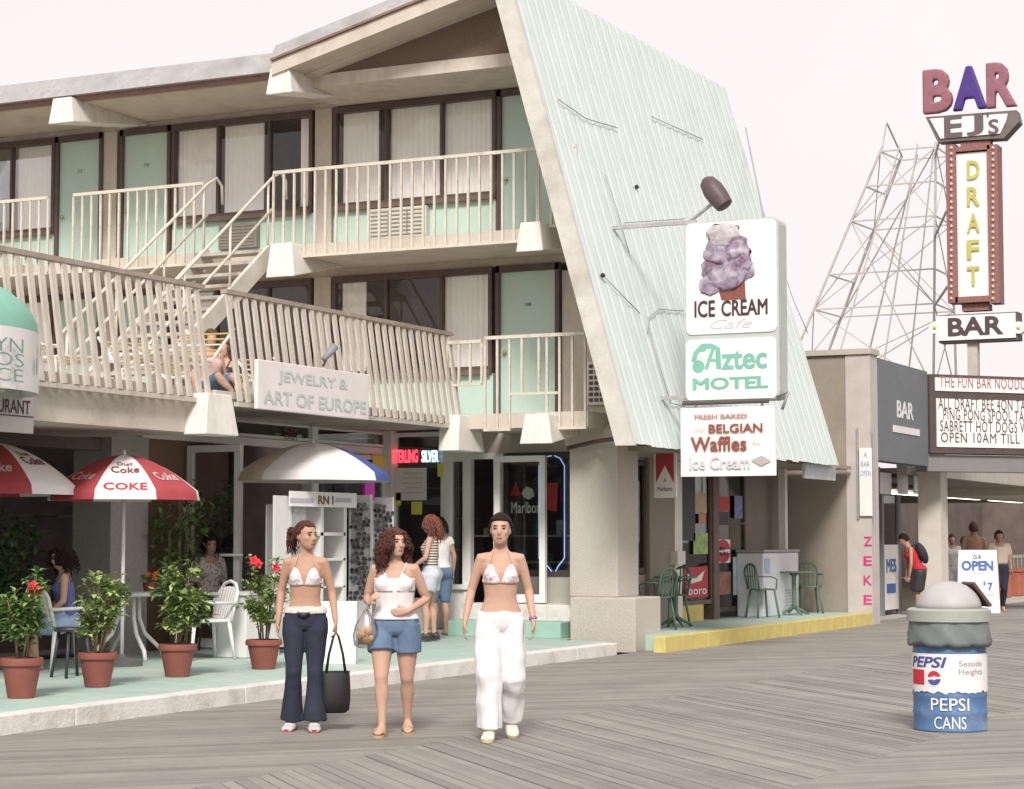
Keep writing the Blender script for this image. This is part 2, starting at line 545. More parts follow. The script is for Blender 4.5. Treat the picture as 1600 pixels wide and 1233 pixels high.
# third floor, right bay
window(15.62, 12.92, ZS3, ZH3, [14.72, 13.80], [(14.70, 12.95), (15.5, 14.9, ZS3)])
sill(15.6, 12.95, ZS3)
apron(15.62, 12.94, Z3, ZS3)
door(12.84, 11.9, Z3, ZH3, '208')
ac_unit(W(583, 340, x=XW).y, W(672, 340, x=XW).y, 5.83, 6.28, mat=M('ac pale', (.55, .54, .48), .6, .1, 5))
B(XW - .0, XW + .05, 11.62, 11.84, Z3, ZH3 - .1).build('wall_panel', beige, mot)
# third floor, middle bay
door(19.44, 18.60, Z3, ZH3, '210')
window(18.52, 15.98, ZS3, ZH3, [17.67, 16.74], [(18.48, 17.70), (16.25, 16.0), (17.6, 16.9, ZS3 + .0)])
sill(18.5, 16.0, ZS3)
apron(18.52, 15.96, Z3, ZS3)
ac_unit(W(348, 365, x=XW).y, W(407, 365, x=XW).y, 5.85, 6.24, mat=M('ac dark', (.22, .20, .17), .6, .2, 5))
# third floor, left bays
door(20.70, 19.90, Z3, ZH3, '212')
window(23.35, 20.78, ZS3, ZH3, [21.65, 22.5], [(21.6, 20.82), (23.3, 22.6)])
apron(23.35, 20.78, Z3, ZS3)
sill(23.3, 20.8, ZS3)
# second floor
window(15.62, 12.98, ZS2, ZH2, [14.71, 13.80], [(13.78, 13.0), (15.5, 15.1)])
apron(15.62, 12.98, Z2, ZS2)
sill(15.6, 13.0, ZS2)
door(12.86, 11.99, Z2, ZH2, '108')
B(XW - .0, XW + .05, 11.0, 11.90, Z2, ZH2 - .12).build('wall_panel', beige, mot)
gr = B(XW - .06, XW, 11.12, 11.5, 3.32, 3.92).build('vent_grille', white, mot)
for k in range(4):
    for j in range(7):
        B(XW - .068, XW - .055, 11.16 + k * .082, 11.22 + k * .082, 3.36 + j * .078, 3.41 + j * .078).build('vent_hole', brown, gr)
window(18.5, 15.98, ZS2, ZH2, [17.67, 16.74], [(18.4, 17.8)])
apron(18.5, 15.98, Z2, ZS2)
door(19.44, 18.60, Z2, ZH2, '110')
door(20.70, 19.90, Z2, ZH2, '112')
window(23.35, 20.78, ZS2, ZH2, [21.65, 22.5], [(21.6, 20.82)])
apron(23.35, 20.78, Z2, ZS2)

# slabs
B(24.62, XW + .25, 11.5, 15.75, Z3 - .17, Z3).build('balcony_slab', slabm, mot)
B(24.62, XW + .25, 17.0, YEND, Z3 - .17, Z3).build('balcony_slab', slabm, mot)
B(25.2, XW + .25, 15.75, 17.0, Z3 - .17, Z3).build('balcony_slab', slabm, mot)
B(24.62, XW + .25, 10.9, 12.75, Z2 - .2, Z2).build('balcony_slab', slabm, mot)
B(24.4, XW + .3, 15.5, YEND, 7.96, 8.02).build('roof_soffit', slabm, mot)

def beam_end(y, x0, z0, z1, w=.3, back=XW + .02, drop=.12):
    """tapering roof or balcony beam, white at its end"""
    f = [V((x0, y - w * .58, z0)), V((x0, y + w * .58, z0)), V((x0 + .02, y + w * .42, z1)), V((x0 + .02, y - w * .42, z1))]
    zb = z0 + .75 * (z1 - z0)
    bk = [V((back, y - w * .5, zb)), V((back, y + w * .5, zb)), V((back, y + w * .42, z1)), V((back, y - w * .42, z1))]
    return MB().loft([f, bk]).build('beam', white, mot, bevel=.012)
def beam_px(u0, u1, v0, v1, x, **k):
    a, b = W(u0, v1, x=x), W(u1, v0, x=x)
    return beam_end((a.y + b.y) / 2, x, a.z, b.z, abs(a.y - b.y) * .95, **k)
beam_px(77, 113, 150, 194, 24.1)
beam_px(417, 454, 102, 148, 24.1)
beam_px(417, 458, 378, 434, 24.3)
beam_px(808, 846, 345, 394, 24.3)
beam_px(814, 860, 646, 694, 24.3)
# beams of the deck: ends look over the patio
for u0, u1, v0, v1 in ((322, 374, 618, 678), (716, 758, 652, 704), (-60, -10, 590, 640)):
    a, b = W(u0, v1, y=12.62), W(u1, v0, y=12.62)
    xc, w = (a.x + b.x) / 2, abs(b.x - a.x) * .9
    f = [V((xc - w * .56, 12.62, a.z)), V((xc + w * .56, 12.62, a.z)), V((xc + w * .4, 12.66, b.z)), V((xc - w * .4, 12.66, b.z))]
    k = [p + V((0, .30, 0)) for p in f]
    MB().loft([f, k]).build('beam', white, mot, bevel=.012)

# roof edge: left eave and the rising gable
mb = MB()
mb.box(24.26, 24.42, 15.5, YEND, 7.98, 8.03)
mb.build('eave_drip', rustred, mot)
mb = MB().prism([(24.16, 15.42, 8.032), (24.3, 15.42, 8.032), (24.8, 15.42, 8.36), (24.38, 15.42, 8.36)], (0, YEND - 15.5, 0))
mb.build('roof_edge', gravel, mot)
GS = .245
def gz(y):
    return 8.0 + GS * (15.42 - y)
def gable_band(x0, x1, o0, o1, name, mat, y0=15.5, y1=12.1, lean=0):
    p = [V((x0, y0, gz(y0) + o0)), V((x0, y1, gz(y1) + o0)), V((x0 + lean, y1, gz(y1) + o1)), V((x0 + lean, y0, gz(y0) + o1))]
    MB().prism(p, (x1 - x0, 0, 0)).build(name, mat, mot)
gable_band(24.08, 24.5, -.02, .17, 'gable_fascia', slabm)
gable_band(24.04, 24.5, .175, .20, 'gable_drip', rustred)
gable_band(24.04, 24.6, .205, .42, 'roof_edge', gravel, lean=.14)
gable_band(24.5, XW + .3, -.04, .06, 'gable_soffit', slabm)
MB().prism([(24.75, 15.3, 8.062), (24.75, 11.85, 8.062), (24.75, 11.95, 8.86), (24.75, 15.25, 8.07)], (.2, 0, 0)).build('gable_infill', pebbrown, mot)
B(24.72, XW + .3, 11.78, 15.55, 7.88, 8.06).build('gable_beam', beige, mot)
MB().prism([(25.5, 15.5, 8.2), (25.5, 12.1, 8.85), (32.3, 12.1, 8.85), (32.3, 15.5, 8.2)], (0, 0, .06)).build('roof_deck', gravel, mot)

# steep roof towards the boardwalk
XR0, XR1, ZR0, ZR1, YR0, SL = 23.72, 32.4, 2.70, 9.02, 9.9, .298
yr = lambda z: YR0 + SL * (z - ZR0)
core = [(yr(ZR0), ZR0), (yr(ZR1), ZR1), (yr(ZR1) + .18, ZR1), (yr(ZR0) + .18, ZR0)]
sr = MB().prism([(XR0 + .02, a, b) for a, b in core], (XR1 - XR0 - .04, 0, 0)).build('steep_roof', pebble, mot)
NP = 29
pw = (XR1 - XR0) / NP
nrm = V((0, -1, SL)).normalized(); upd = V((0, SL, 1)).normalized()
for k in range(NP):
    x0 = XR0 + k * pw
    jit = random.uniform(-.012, .012)
    prof = [(0, .007), (.035, .015), (.075, .018), (.115, .015), (.15, .008), (pw * .8, .006), (pw + .004, .004)]
    low = [V((x0 + a, yr(ZR0), ZR0)) - upd * (.05 + jit) + nrm * h for a, h in prof]
    up = [V((x0 + a, yr(ZR1), ZR1)) + upd * (.04 + random.uniform(-.02, .02)) + nrm * h for a, h in prof]
    n = len(prof)
    low2 = [p - nrm * .006 for p in low]; up2 = [p - nrm * .006 for p in up]
    q = MB()
    q.add(low + up + low2, [(i, i + 1, n + i + 1, n + i) for i in range(n - 1)] + [(i, 2 * n + i, 2 * n + i + 1, i + 1) for i in range(n - 1)])
    q.build('roof_panel', roofm, sr)
# raking rim on the near end
rim = [(yr(ZR0) - .05, ZR0 - .06), (yr(ZR1) - .05, ZR1 + .25), (yr(ZR1) + .22, ZR1 + .25), (yr(ZR0) + .20, ZR0 - .06)]
MB().prism([(XR0 - .06, a, b) for a, b in rim], (.079, 0, 0)).build('raking_rim', M('rim concrete', (.56, .54, .49), .9, .12, 4, .3, 50, dirt=(.32, .28, .24), dirt_amt=.6), mot)
# cables, conduits and small fittings on the roof face
cab = M('old cable', (.30, .31, .30), .6)
def on_roof(u, v):
    # intersect the view ray with the roof plane
    p = W(u, v, y=10.4)
    for _ in range(12):
        p = W(u, v, y=yr(p.z) - .045)
    return p
for pts in (((945, 272), (965, 330), (983, 395)), ((975, 348), (1070, 342)), ((1018, 182), (1098, 218)), ((872, 155), (915, 185), (965, 200)),
            ((1012, 520), (1014, 496), (1030, 483), (1068, 486)), ((1014, 512), (1030, 570), (1048, 630), (1070, 635)), ((940, 428), (1000, 490)), ((1193, 330), (1240, 470), (1262, 520))):
    MB().tube([on_roof(*p) for p in pts], .007, 6).build('roof_cable', cab, mot, smooth=True)
for u, v in ((995, 292), (942, 430)):
    MB().ell(on_roof(u, v), .05, .03, .03, 8, 6).build('roof_bracket', black, mot, smooth=True)
# underside lamp tray behind the waffle board
B(31.0, 32.6, 10.0, 10.05, 2.42, 2.66).build('valance_strip', M('grey banner', (.52, .55, .56), .7, .2, 6), mot)
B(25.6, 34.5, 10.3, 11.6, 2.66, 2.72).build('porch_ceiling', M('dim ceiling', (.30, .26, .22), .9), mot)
# ------------------------------------------------------------------ railings
def railing(a, b, h0, h1, n, mat=railp, name='balcony_railing', r=.017, skip=(), low=True):
    """pipe railing from a to b (points on the floor line); rails at h0 and h1; n balusters"""
    a, b = V(a), V(b)
    mb = MB()
    mb.bar(a + UZ * h1, b + UZ * h1, .045, .045)
    o = mb.build(name, mat, mot)
    if low:
        MB().bar(a + UZ * h0, b + UZ * h0, .04, .035).build('bottom_rail', mat, o)
    first = None
    for k in range(n):
        if k in skip:
            continue
        p = a.lerp(b, k / (n - 1))
        if first is None:
            first = MB().bar(p + UZ * (h0 + .017), p + UZ * (h1 - .022), .03, .03, ref=(1, 0, 0)).build('baluster', mat, o)
            p0 = p
        else:
            inst(first, p - p0)
    return o
XB = 24.6
railing((XB, 15.78, 5.62), (XB, 11.62, 5.62), -.17, 1.06, 25)
railing((XB, 11.6, 4.9), (XB, 11.05, 4.9), .72, 1.78, 4)
railing((XB, 19.32, 5.62), (XB, 16.97, 5.62), -.17, 1.0, 15)
railing((XB - .12, 21.2, 5.62), (XB - .12, 19.7, 5.62), -.17, .97, 10)
railing((XB, 26.5, 5.62), (XB, 21.3, 5.62), -.17, 1.0, 20)
# second floor railing by the roof end, its lower rail left open round the beam
railing((XB, 12.40, 3.15), (XB, 10.93, 3.15), -.22, 1.02, 9, skip=(3, 4), low=False)
mb = MB().bar((XB, 12.42, 2.93), (XB, 12.02, 2.93), .04, .035).bar((XB, 11.32, 2.93), (XB, 10.91, 2.93), .04, .035).bar((XB, 12.02, 3.4), (XB, 11.32, 3.4), .04, .035)
mb.bar((XB, 11.85, 3.4), (XB, 11.85, 4.15), .03, .03, ref=(1, 0, 0)).bar((XB, 11.6, 3.4), (XB, 11.6, 4.15), .03, .03, ref=(1, 0, 0))
mb.build('railing_frame', railp, mot)
railing((24.62, 12.98, 3.15), (XB, 12.45, 3.15), .4, .98, 4)
# slatted deck railing over the patio, leaning inwards
def deck_rail(x0, x1):
    yb, yt, zb, zt = 12.8, 13.0, 2.98, 4.26
    mb = MB()
    mb.bar((x0, yt, zt), (x1, yt, zt), .09, .05)
    o = mb.build('deck_railing', M('weathered rail cap', (.36, .30, .25), .8, .2, 5, dirt=(.17, .12, .095), dirt_amt=.7), mot)
    MB().bar((x0, yb + .02, zb), (x1, yb + .02, zb), .06, .05).build('bottom_rail', slatm, o)
    x = x0 + .05; first = None
    while x < x1:
        if first is None:
            first = MB().bar((x, yb, zb + .028), (x, yt - .015, zt - .028), .076, .03, ref=(0, 1, 0)).build('slat', slatm, o); xf = x
        else:
            inst(first, (x - xf, random.uniform(-.006, .006), 0))
        x += .178
deck_rail(6.0, 18.82)
deck_rail(19.25, 24.75)
B(6, 18.85, 12.9, 22, 2.63, 3.12).build('deck_slab', slabm, mot)
B(18.9, 26, 12.86, 22, 3.04, 3.12).build('deck_slab', slabm, mot)

# ------------------------------------------------------------------ stair from the deck to the third floor
st = MB()
XS0, XS1 = 21.35, 24.62
for y in (15.82, 16.92):
    st.bar((XS0, y, 3.12), (XS1 + .05, y, 5.58), .06, .26)
so = st.build('stair', M('stair stringer', (.56, .53, .47), .7, .12, 4, dirt=(.3, .24, .2), dirt_amt=.6), mot)
NS = 13
for k in range(NS):
    t = (k + .7) / NS
    x = XS0 + (XS1 - XS0) * t; z = 3.15 + 2.47 * t
    B(x - .15, x + .13, 15.86, 16.88, z - .045, z).build('tread', M('stair tread', (.47, .43, .37), .8, .15, 4, dirt=(.22, .17, .14), dirt_amt=.6), so)
for y in (15.82, 16.92):
    d = V((XS1 - XS0, 0, 2.46))
    p0 = V((XS0, y, 3.2)); q = []
    for h in (.95, .5):
        MB().tube([p0 + UZ * h, p0 + d + UZ * h] + ([p0 + d + V((.22, 0, h + .12)), p0 + d + V((.36, 0, h + .02)), p0 + d + V((.38, 0, h - .25))] if h > .6 else []), .022, 8).build('hand_rail', railp, so, smooth=True)
    for t in (.03, .35, .68, .97):
        b = p0 + d * t
        MB().tube([b - UZ * .1, b + UZ * .95], .018, 8).build('rail_post', railp, so, smooth=True)

# ------------------------------------------------------------------ ground floor shops of the motel
YS = 14.7
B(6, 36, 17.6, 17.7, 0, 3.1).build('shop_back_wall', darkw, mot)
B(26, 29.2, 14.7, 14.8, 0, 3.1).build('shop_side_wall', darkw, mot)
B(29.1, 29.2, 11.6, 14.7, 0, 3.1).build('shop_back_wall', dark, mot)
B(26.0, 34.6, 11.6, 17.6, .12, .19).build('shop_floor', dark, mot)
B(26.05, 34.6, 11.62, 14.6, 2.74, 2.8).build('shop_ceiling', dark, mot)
B(12, 19.4, YS, YS + .15, 2.5, 2.63).build('shop_header', M('brown header', (.15, .12, .10), .9, .15, 3), mot)
B(19.3, 20.02, YS - .14, YS + .4, .145, 2.68).build('pier', M('grey stucco', (.36, .34, .31), .95, .15, 30, .5, 90), mot)
B(20.02, 21.08, YS + .02, YS + .12, .145, 2.68).build('wall_panel', M('brown panel', (.20, .125, .085), .7, .15, 2), mot)
B(20.0, 20.06, YS - .02, YS + .04, .145, 2.7).build('trim_strip', black, mot)
B(20.02, 26, YS + .0, YS + .12, 2.68, 2.78).build('transom_bar', alu, mot)
B(18.9, 26, YS + .02, YS + .12, 3.0, 3.04).build('transom_head', alu, mot)
B(19.4, 21.2, YS + .0, YS + .1, 2.78, 3.03).build('transom_panel', white, mot)

def shop_frame(x0, x1, z0, z1, plane, name='shop_window', mat=alu, w=.07, gl=glassd, mid=None):
    """framed glass in the plane y=plane ('y', v) or x=plane ('x', v); x0, x1 run along the wall"""
    ax, p = plane
    def bx(mb, a, b, c, d, t0=-.03, t1=.04):
        if ax == 'y':
            mb.box(a, b, p + t0, p + t1, c, d)
        else:
            mb.box(p + t0, p + t1, a, b, c, d)
    mb = MB()
    bx(mb, x0, x0 + w, z0, z1); bx(mb, x1 - w, x1, z0, z1)
    bx(mb, x0 + w, x1 - w, z1 - w, z1); bx(mb, x0 + w, x1 - w, z0, z0 + w * 1.3)
    if mid:
        bx(mb, x0 + w, x1 - w, mid - .02, mid + .02)
    o = mb.build(name, mat, mot)
    q = MB(); bx(q, x0 + w, x1 - w, z0 + w, z1 - w, 0, .008)
    q.build('pane', gl, o)
    return o
gd = shop_frame(13.90, 14.68, .16, 2.62, ('x', 21.0), 'glass_door', w=.085, gl=glass_mat('door glass', (.72, .76, .74), .45, .6))
MB().tube([(20.92, 13.82, 1.28), (20.92, 14.6, 1.28)], .018, 8).build('push_bar', alu, gd, smooth=True)
shop_frame(22.0, 23.86, 2.79, 3.0, ('y', YS), 'transom_window', w=.03)
shop_frame(23.98, 25.9, 2.79, 3.0, ('y', YS), 'transom_window', w=.03)
B(23.84, 23.99, YS - .06, YS + .1, .145, 3.0).build('mullion_post', alu, mot)
shop_frame(24.0, 25.9, .3, 2.66, ('y', YS), w=.06)
B(25.88, 26.06, 14.56, 14.76, .145, 3.03).build('corner_post', alu, mot)
B(22.9, 22.95, YS + 1.2, YS + 1.25, .15, 2.7).build('inner_post', M('dim steel', (.2, .2, .2), .5), mot)
B(22.1, 23.7, YS + 1.2, YS + 1.26, 2.05, 2.15).build('inner_lintel', MATS['dim steel'], mot)
B(22.9, 23.7, YS + 1.22, YS + 1.24, 2.16, 2.4).build('poster', M('violet poster', (.07, .05, .13), .7), mot)
# windows looking along the walk (wall under the motel wing)
shop_frame(13.74, 14.58, .55, 3.0, ('x', XW), w=.06)
B(XW - .02, XW + .05, 13.74, 14.58, .145, .55).build('stall_riser', alu, mot)
B(XW - .05, XW + .06, 13.31, 13.42, .145, 3.02).build('mullion_post', alu, mot)
B(XW - .05, XW + .06, 13.64, 13.74, .145, 3.02).build('mullion_post', alu, mot)
shop_frame(13.42, 13.64, .78, 2.6, ('x', XW), w=.03)
B(XW - .03, XW + .04, 13.42, 13.64, .145, .78).build('stall_riser', alu, mot)
B(XW - .09, XW - .05, 13.29, 13.76, .76, .83).build('ledge', alu, mot)
B(XW - .03, XW + .05, 13.42, 13.64, 2.6, 3.02).build('stall_riser', alu, mot)
B(XW - .05, XW + .07, 12.80, 12.95, .58, 2.68).build('mullion_post', alu, mot)
B(XW - .04, XW + .06, 12.95, 13.31, 2.6, 2.68).build('transom_bar', alu, mot)
w1 = shop_frame(11.62, 12.80, .95, 2.66, ('x', XW), mat=M('bronze frame', (.07, .055, .05), .5), w=.07)
B(XW - .02, XW + .05, 11.62, 12.80, .58, .95).build('stall_riser', M('stall riser', (.40, .39, .34), .8, .1, 4), mot)
od = shop_frame(11.98, 12.76, .60, 2.62, ('x', 25.62), 'open_glass_door', w=.085, gl=glass_mat('clear door glass', (.93, .94, .93), .02, .6))
# interior shelves of the tobacco shop
for z in (1.12, 1.5):
    B(26.9, 27.25, 11.8, 13.9, z, z + .03).build('shop_shelf', M('shelf white', (.48, .46, .43), .6), mot)
for z in (.9, 1.3, 1.75, 2.2):
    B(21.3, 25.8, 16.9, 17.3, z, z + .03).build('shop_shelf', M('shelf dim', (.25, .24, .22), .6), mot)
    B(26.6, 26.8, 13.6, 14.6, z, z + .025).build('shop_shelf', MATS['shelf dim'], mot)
# big pebble-dash leg of the roof and the porch behind it
B(25.05, 25.95, 10.42, 11.36, -.02, .70).build('column_base', pebble, mot, bevel=.015)
B(25.22, 25.95, 10.74, 11.44, .70, 3.0).build('column', pebble, mot, bevel=.012)
B(25.2, 26.2, 10.6, 11.5, 2.72, 2.95).build('haunch', slabm, mot)
MB().tube([W(888, 700, x=25.1), W(930, 690, x=25.0), W(985, 682, x=24.6)], .03, 8).build('drain_pipe', brown, mot, smooth=True)
YP = 11.5
stk = M('porch wall', (.33, .30, .255), .9, .12, 3, .3, 60)
B(25.95, 27.0, YP, YP + .15, .2, 2.7).build('porch_wall', stk, mot)
B(27.0, 28.02, YP, YP + .15, .2, .95).build('porch_wall', stk, mot)
B(27.0, 28.02, YP, YP + .15, 2.62, 2.7).build('porch_wall', stk, mot)
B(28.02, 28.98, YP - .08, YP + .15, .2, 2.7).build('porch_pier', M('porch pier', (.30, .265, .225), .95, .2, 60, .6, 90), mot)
B(28.98, 29.28, YP - .1, YP + .15, .2, 2.7).build('porch_pier', white, mot)
shop_frame(27.02, 28.0, .97, 2.6, ('y', YP), mat=M('bronze frame', (.07, .055, .05), .5), w=.06)
brz = MATS['bronze frame']
shop_frame(29.3, 30.75, .45, 2.66, ('y', YP), mat=brownl, w=.05)
B(29.3, 30.3, YP - .05, YP, .2, .45).build('stall_riser', yellow, mot)
B(30.75, 31.0, YP - .06, YP + .1, .2, 2.7).build('porch_post', brownl, mot)
shop_frame(31.0, 32.35, .3, 2.66, ('y', YP), 'glass_door', mat=brz, w=.06, mid=1.72)
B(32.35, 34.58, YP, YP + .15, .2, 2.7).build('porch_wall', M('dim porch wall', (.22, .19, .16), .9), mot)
B(33.6, 33.72, YP - .3, YP - .18, 1.25, 2.7).build('porch_post', white, mot)
# ================================================================== the bar next door
bar = thing('bar_building', 'low brown walled bar with blue grey fascia panel and letter board marquee', 'building', (36, 11, 0))
brk = M('brown stucco wall', (.30, .262, .212), .9, .1, 2, .3, 50, dirt=(.24, .21, .17), dirt_amt=.6, dirt_scale=.8)
pinkw = M('pinkish pilaster', (.50, .45, .42), .85, .1, 3, .25, 50)
B(34.62, 35.0, 10.42, 20, 0, 4.66).build('side_wall', brk, bar)
B(34.6, 35.05, 9.98, 10.42, 0, 4.66).build('corner_pilaster', pinkw, bar)
B(34.56, 35.1, 9.95, 20, 4.665, 4.76).build('parapet_cap', M('parapet cap', (.46, .42, .36), .9, .1, 3), bar)
blue = M('blue grey panel', (.145, .158, .172), .6, .08, 2, dirt=(.19, .20, .205), dirt_amt=.5)
B(35.06, 38.55, 10.0, 10.3, 2.84, 4.64).build('fascia_panel', blue, bar)
B(35.06, 38.55, 10.3, 20, 4.5, 4.6).build('roof_slab', slabm, bar)
wb = M('panel lettering', (.72, .70, .68), .6)
def on_y(u, v, y=10.0):
    return W(u, v, y=y)
a, b = on_y(1401, 625), on_y(1427, 657)
text('BAR', wb, bar, ((a.x + b.x) / 2, 9.998, (a.z + b.z) / 2), RY, UZ, b.x - a.x, a.z - b.z, bold=.02)
a, b = on_y(1395, 664), on_y(1436, 680)
B(a.x, b.x, 9.985, 9.998, b.z - .02, a.z).build('lettering_plate', wb, bar)
# pilaster banner and pink letters
a, b = W(1343, 700, x=34.58), W(1364, 806, x=34.58)
bn = B(34.55, 34.575, b.y, a.y, b.z, a.z).build('banner', cleanw, bar)
lb = M('pale blue print', (.28, .33, .48), .7)
for k, (s_, w_) in enumerate((('A', .06), ('BAR', .16), ('OPEN', .18))):
    text(s_, lb, bn, (34.548, (a.y + b.y) / 2, a.z - .12 - k * .16), RX, UZ, w_, .09)
for w_ in (a.y + .03, b.y - .03):
    B(34.55, 34.598, w_ - .012, w_ + .012, b.z - .05, a.z + .35).build('banner_batten', steel, bar)
pink = M('magenta letters', (.62, .035, .22), .6)
for k, ch in enumerate('ZEKE'):
    p = W(1356, 846 + k * 30.4, x=34.595)
    text(ch, pink, bar, p, RX, UZ, .15, .165, 'painted_letter', bold=.015)
# entrance under the panel
B(35.06, 38.6, 10.95, 11.1, 2.3, 2.84).build('transom_wall', M('bar frame grey', (.20, .22, .225), .6, .1, 3), bar)
for u0, u1 in ((1374, 1392), (1402, 1418), (1427, 1443)):
    a, b = W(u0, 738, y=10.94), W(u1, 773, y=10.94)
    B(a.x, b.x, 10.925, 10.945, b.z, a.z).build('transom_pane', M('frosted pane', (.70, .71, .72), .5), bar)
fr = MATS['bar frame grey']
B(35.06, 35.3, 10.42, 11.1, 0, 2.84).build('entrance_jamb', fr, bar)
a, b = W(1378, 900, y=10.9).x, W(1404, 900, y=10.9).x
ed = B(a, a + .12, 10.88, 10.96, 0, 2.3).build('entrance_door', fr, bar)
B(b, b + .14, 10.88, 10.96, 0, 2.3).build('door_stile', fr, ed)
B(a + .12, b, 10.92, 10.94, .05, 2.3).build('pane', glassd, ed)
po = B(a + .14, b - .02, 10.895, 10.915, .1, 1.35).build('door_poster', cleanw, bar)
text('MES', M('blue print', (.06, .14, .36), .6), po, ((a + b) / 2 + .05, 10.893, .95), RY, UZ, .7, .26, bold=.02)
B(a + .3, b - .25, 10.888, 10.894, .42, .60).build('poster_print', MATS['blue print'], bar)
c = W(1449, 900, y=10.9).x
B(c - .12, c + .1, 10.86, 11.0, 0, 2.3).build('entrance_jamb', fr, bar)
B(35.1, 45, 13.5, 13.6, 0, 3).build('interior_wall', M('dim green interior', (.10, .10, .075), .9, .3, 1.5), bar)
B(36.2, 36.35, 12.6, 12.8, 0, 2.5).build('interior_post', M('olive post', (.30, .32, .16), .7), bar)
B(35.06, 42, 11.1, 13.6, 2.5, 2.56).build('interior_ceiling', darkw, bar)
q = W(1462, 900, y=10.2).x
B(q - .12, q + .42, 10.05, 10.5, 0, 2.84).build('white_column', M('cream column', (.58, .54, .47), .8, .1, 3), bar)
# angled marquee
A0 = V((38.62, 9.98, 0)); MD = V((.74, -.67, 0)).normalized(); MN = V((MD.y, -MD.x, 0))   # MN looks at the walk
if MN.x > 0:
    MN = -MN
def mq(t0, t1, z0, z1, d0, d1, name, mat, parent):
    p = [A0 + MD * t0, A0 + MD * t1, A0 + MD * t1 - MN * (d1 - d0), A0 + MD * t0 - MN * (d1 - d0)]
    return MB().prism([q_ + MN * (-d0) + UZ * z0 for q_ in p], (0, 0, z1 - z0)).build(name, mat, parent)
def mz(v):
    return W(1500, v, y=9.4).z
mar = mq(0, 4.2, mz(707), mz(583), .0, .5, 'marquee', M('marquee brown', (.085, .062, .055), .6, .15, 4), bar)
mq(-.02, 4.2, 2.75, mz(709), .08, .5, 'marquee_skirt', M('grey skirt', (.20, .20, .195), .7, .1, 3), bar)
lit = M('letter board white', (.78, .75, .71), .45, .04, 3)
f1 = mq(.12, 4.1, mz(609), mz(588), -.02, .0, 'letter_board', lit, bar)
f2 = mq(.14, 4.1, mz(697), mz(621), -.02, .0, 'letter_board', lit, bar)
dk = M('board letters', (.10, .075, .085), .6); rdl = M('board letters red', (.36, .12, .15), .6)
def mtext(s_, u0, u1, v0, v1, mat, par):
    # place on the marquee face between image columns u0 and u1
    def hit(u, v):
        d = W(u, v, x=40) - V((0, 0, EYE)); o = V((0, 0, EYE))
        t = (A0 + MN * .022 - o).dot(MN) / d.dot(MN)
        return o + d * t
    a_, b_ = hit(u0, v1), hit(u1, v0)
    text(s_, mat, par, ((a_.x + b_.x) / 2, (a_.y + b_.y) / 2, (a_.z + b_.z) / 2), MD, UZ, (V((a_.x, a_.y)) - V((b_.x, b_.y))).length, b_.z - a_.z, depth=.006, space=1.1)
mtext('THE FUN BAR NOODO', 1468, 1603, 592, 605, rdl, f1)
mtext('ALL DRAFT BEE 4ON TAP', 1466, 1608, 625, 639, dk, f2)
mtext('PING PONG SPOOL TABLE', 1474, 1618, 643, 656, dk, f2)
mtext('SABRETT HOT DOGS W', 1469, 1606, 660, 674, dk, f2)
mtext('OPEN 10AM TILL', 1470, 1593, 678, 691, dk, f2)
# arcade behind the marquee
arc = MATS['dim green interior']
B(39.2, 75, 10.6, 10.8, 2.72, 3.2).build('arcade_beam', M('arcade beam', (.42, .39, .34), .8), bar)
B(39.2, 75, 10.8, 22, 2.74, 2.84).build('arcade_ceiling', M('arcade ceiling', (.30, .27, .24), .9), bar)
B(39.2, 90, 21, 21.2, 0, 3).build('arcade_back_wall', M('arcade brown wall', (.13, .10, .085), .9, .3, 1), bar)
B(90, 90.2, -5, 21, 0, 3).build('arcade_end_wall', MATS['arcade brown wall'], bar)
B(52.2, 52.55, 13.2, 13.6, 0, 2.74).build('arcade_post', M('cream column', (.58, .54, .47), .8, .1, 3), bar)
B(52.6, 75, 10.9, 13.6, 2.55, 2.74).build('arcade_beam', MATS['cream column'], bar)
for x in (46, 52, 58, 64):
    B(x, x + 4.4, 14.6, 14.75, 2.62, 2.7).build('fluorescent_tube', M('fluorescent', (1, .95, .72), .5, 0, emit=2.2), bar)
rw = thing('white_fence', 'low white picket fence far back behind the walkers', 'fence', (56, 13, 0))
for k in range(24):
    B(50.5 + k * .5, 50.62 + k * .5, 13.0, 13.06, .05, 1.0).build('picket', white, rw)
B(50.3, 63, 12.99, 13.07, .9, .98).build('rail', white, rw)
for k, (u, lab) in enumerate(((1582, 'red planter box by the white fence at the right edge'), (1560, 'red planter box half behind the open board'))):
    p = W(u, 925, z=0) if False else W(u, 905, y=11.6)
    pb = thing('planter_box', lab, 'planter', (p.x, 11.6, 0))
    B(p.x - .35, p.x + .35, 11.35, 11.85, 0, .62).build('box', M('terracotta red', (.40, .13, .075), .8, .15, 4), pb, bevel=.02)
    B(p.x - .38, p.x + .38, 11.32, 11.88, .62, .7).build('rim', MATS['terracotta red'], pb)

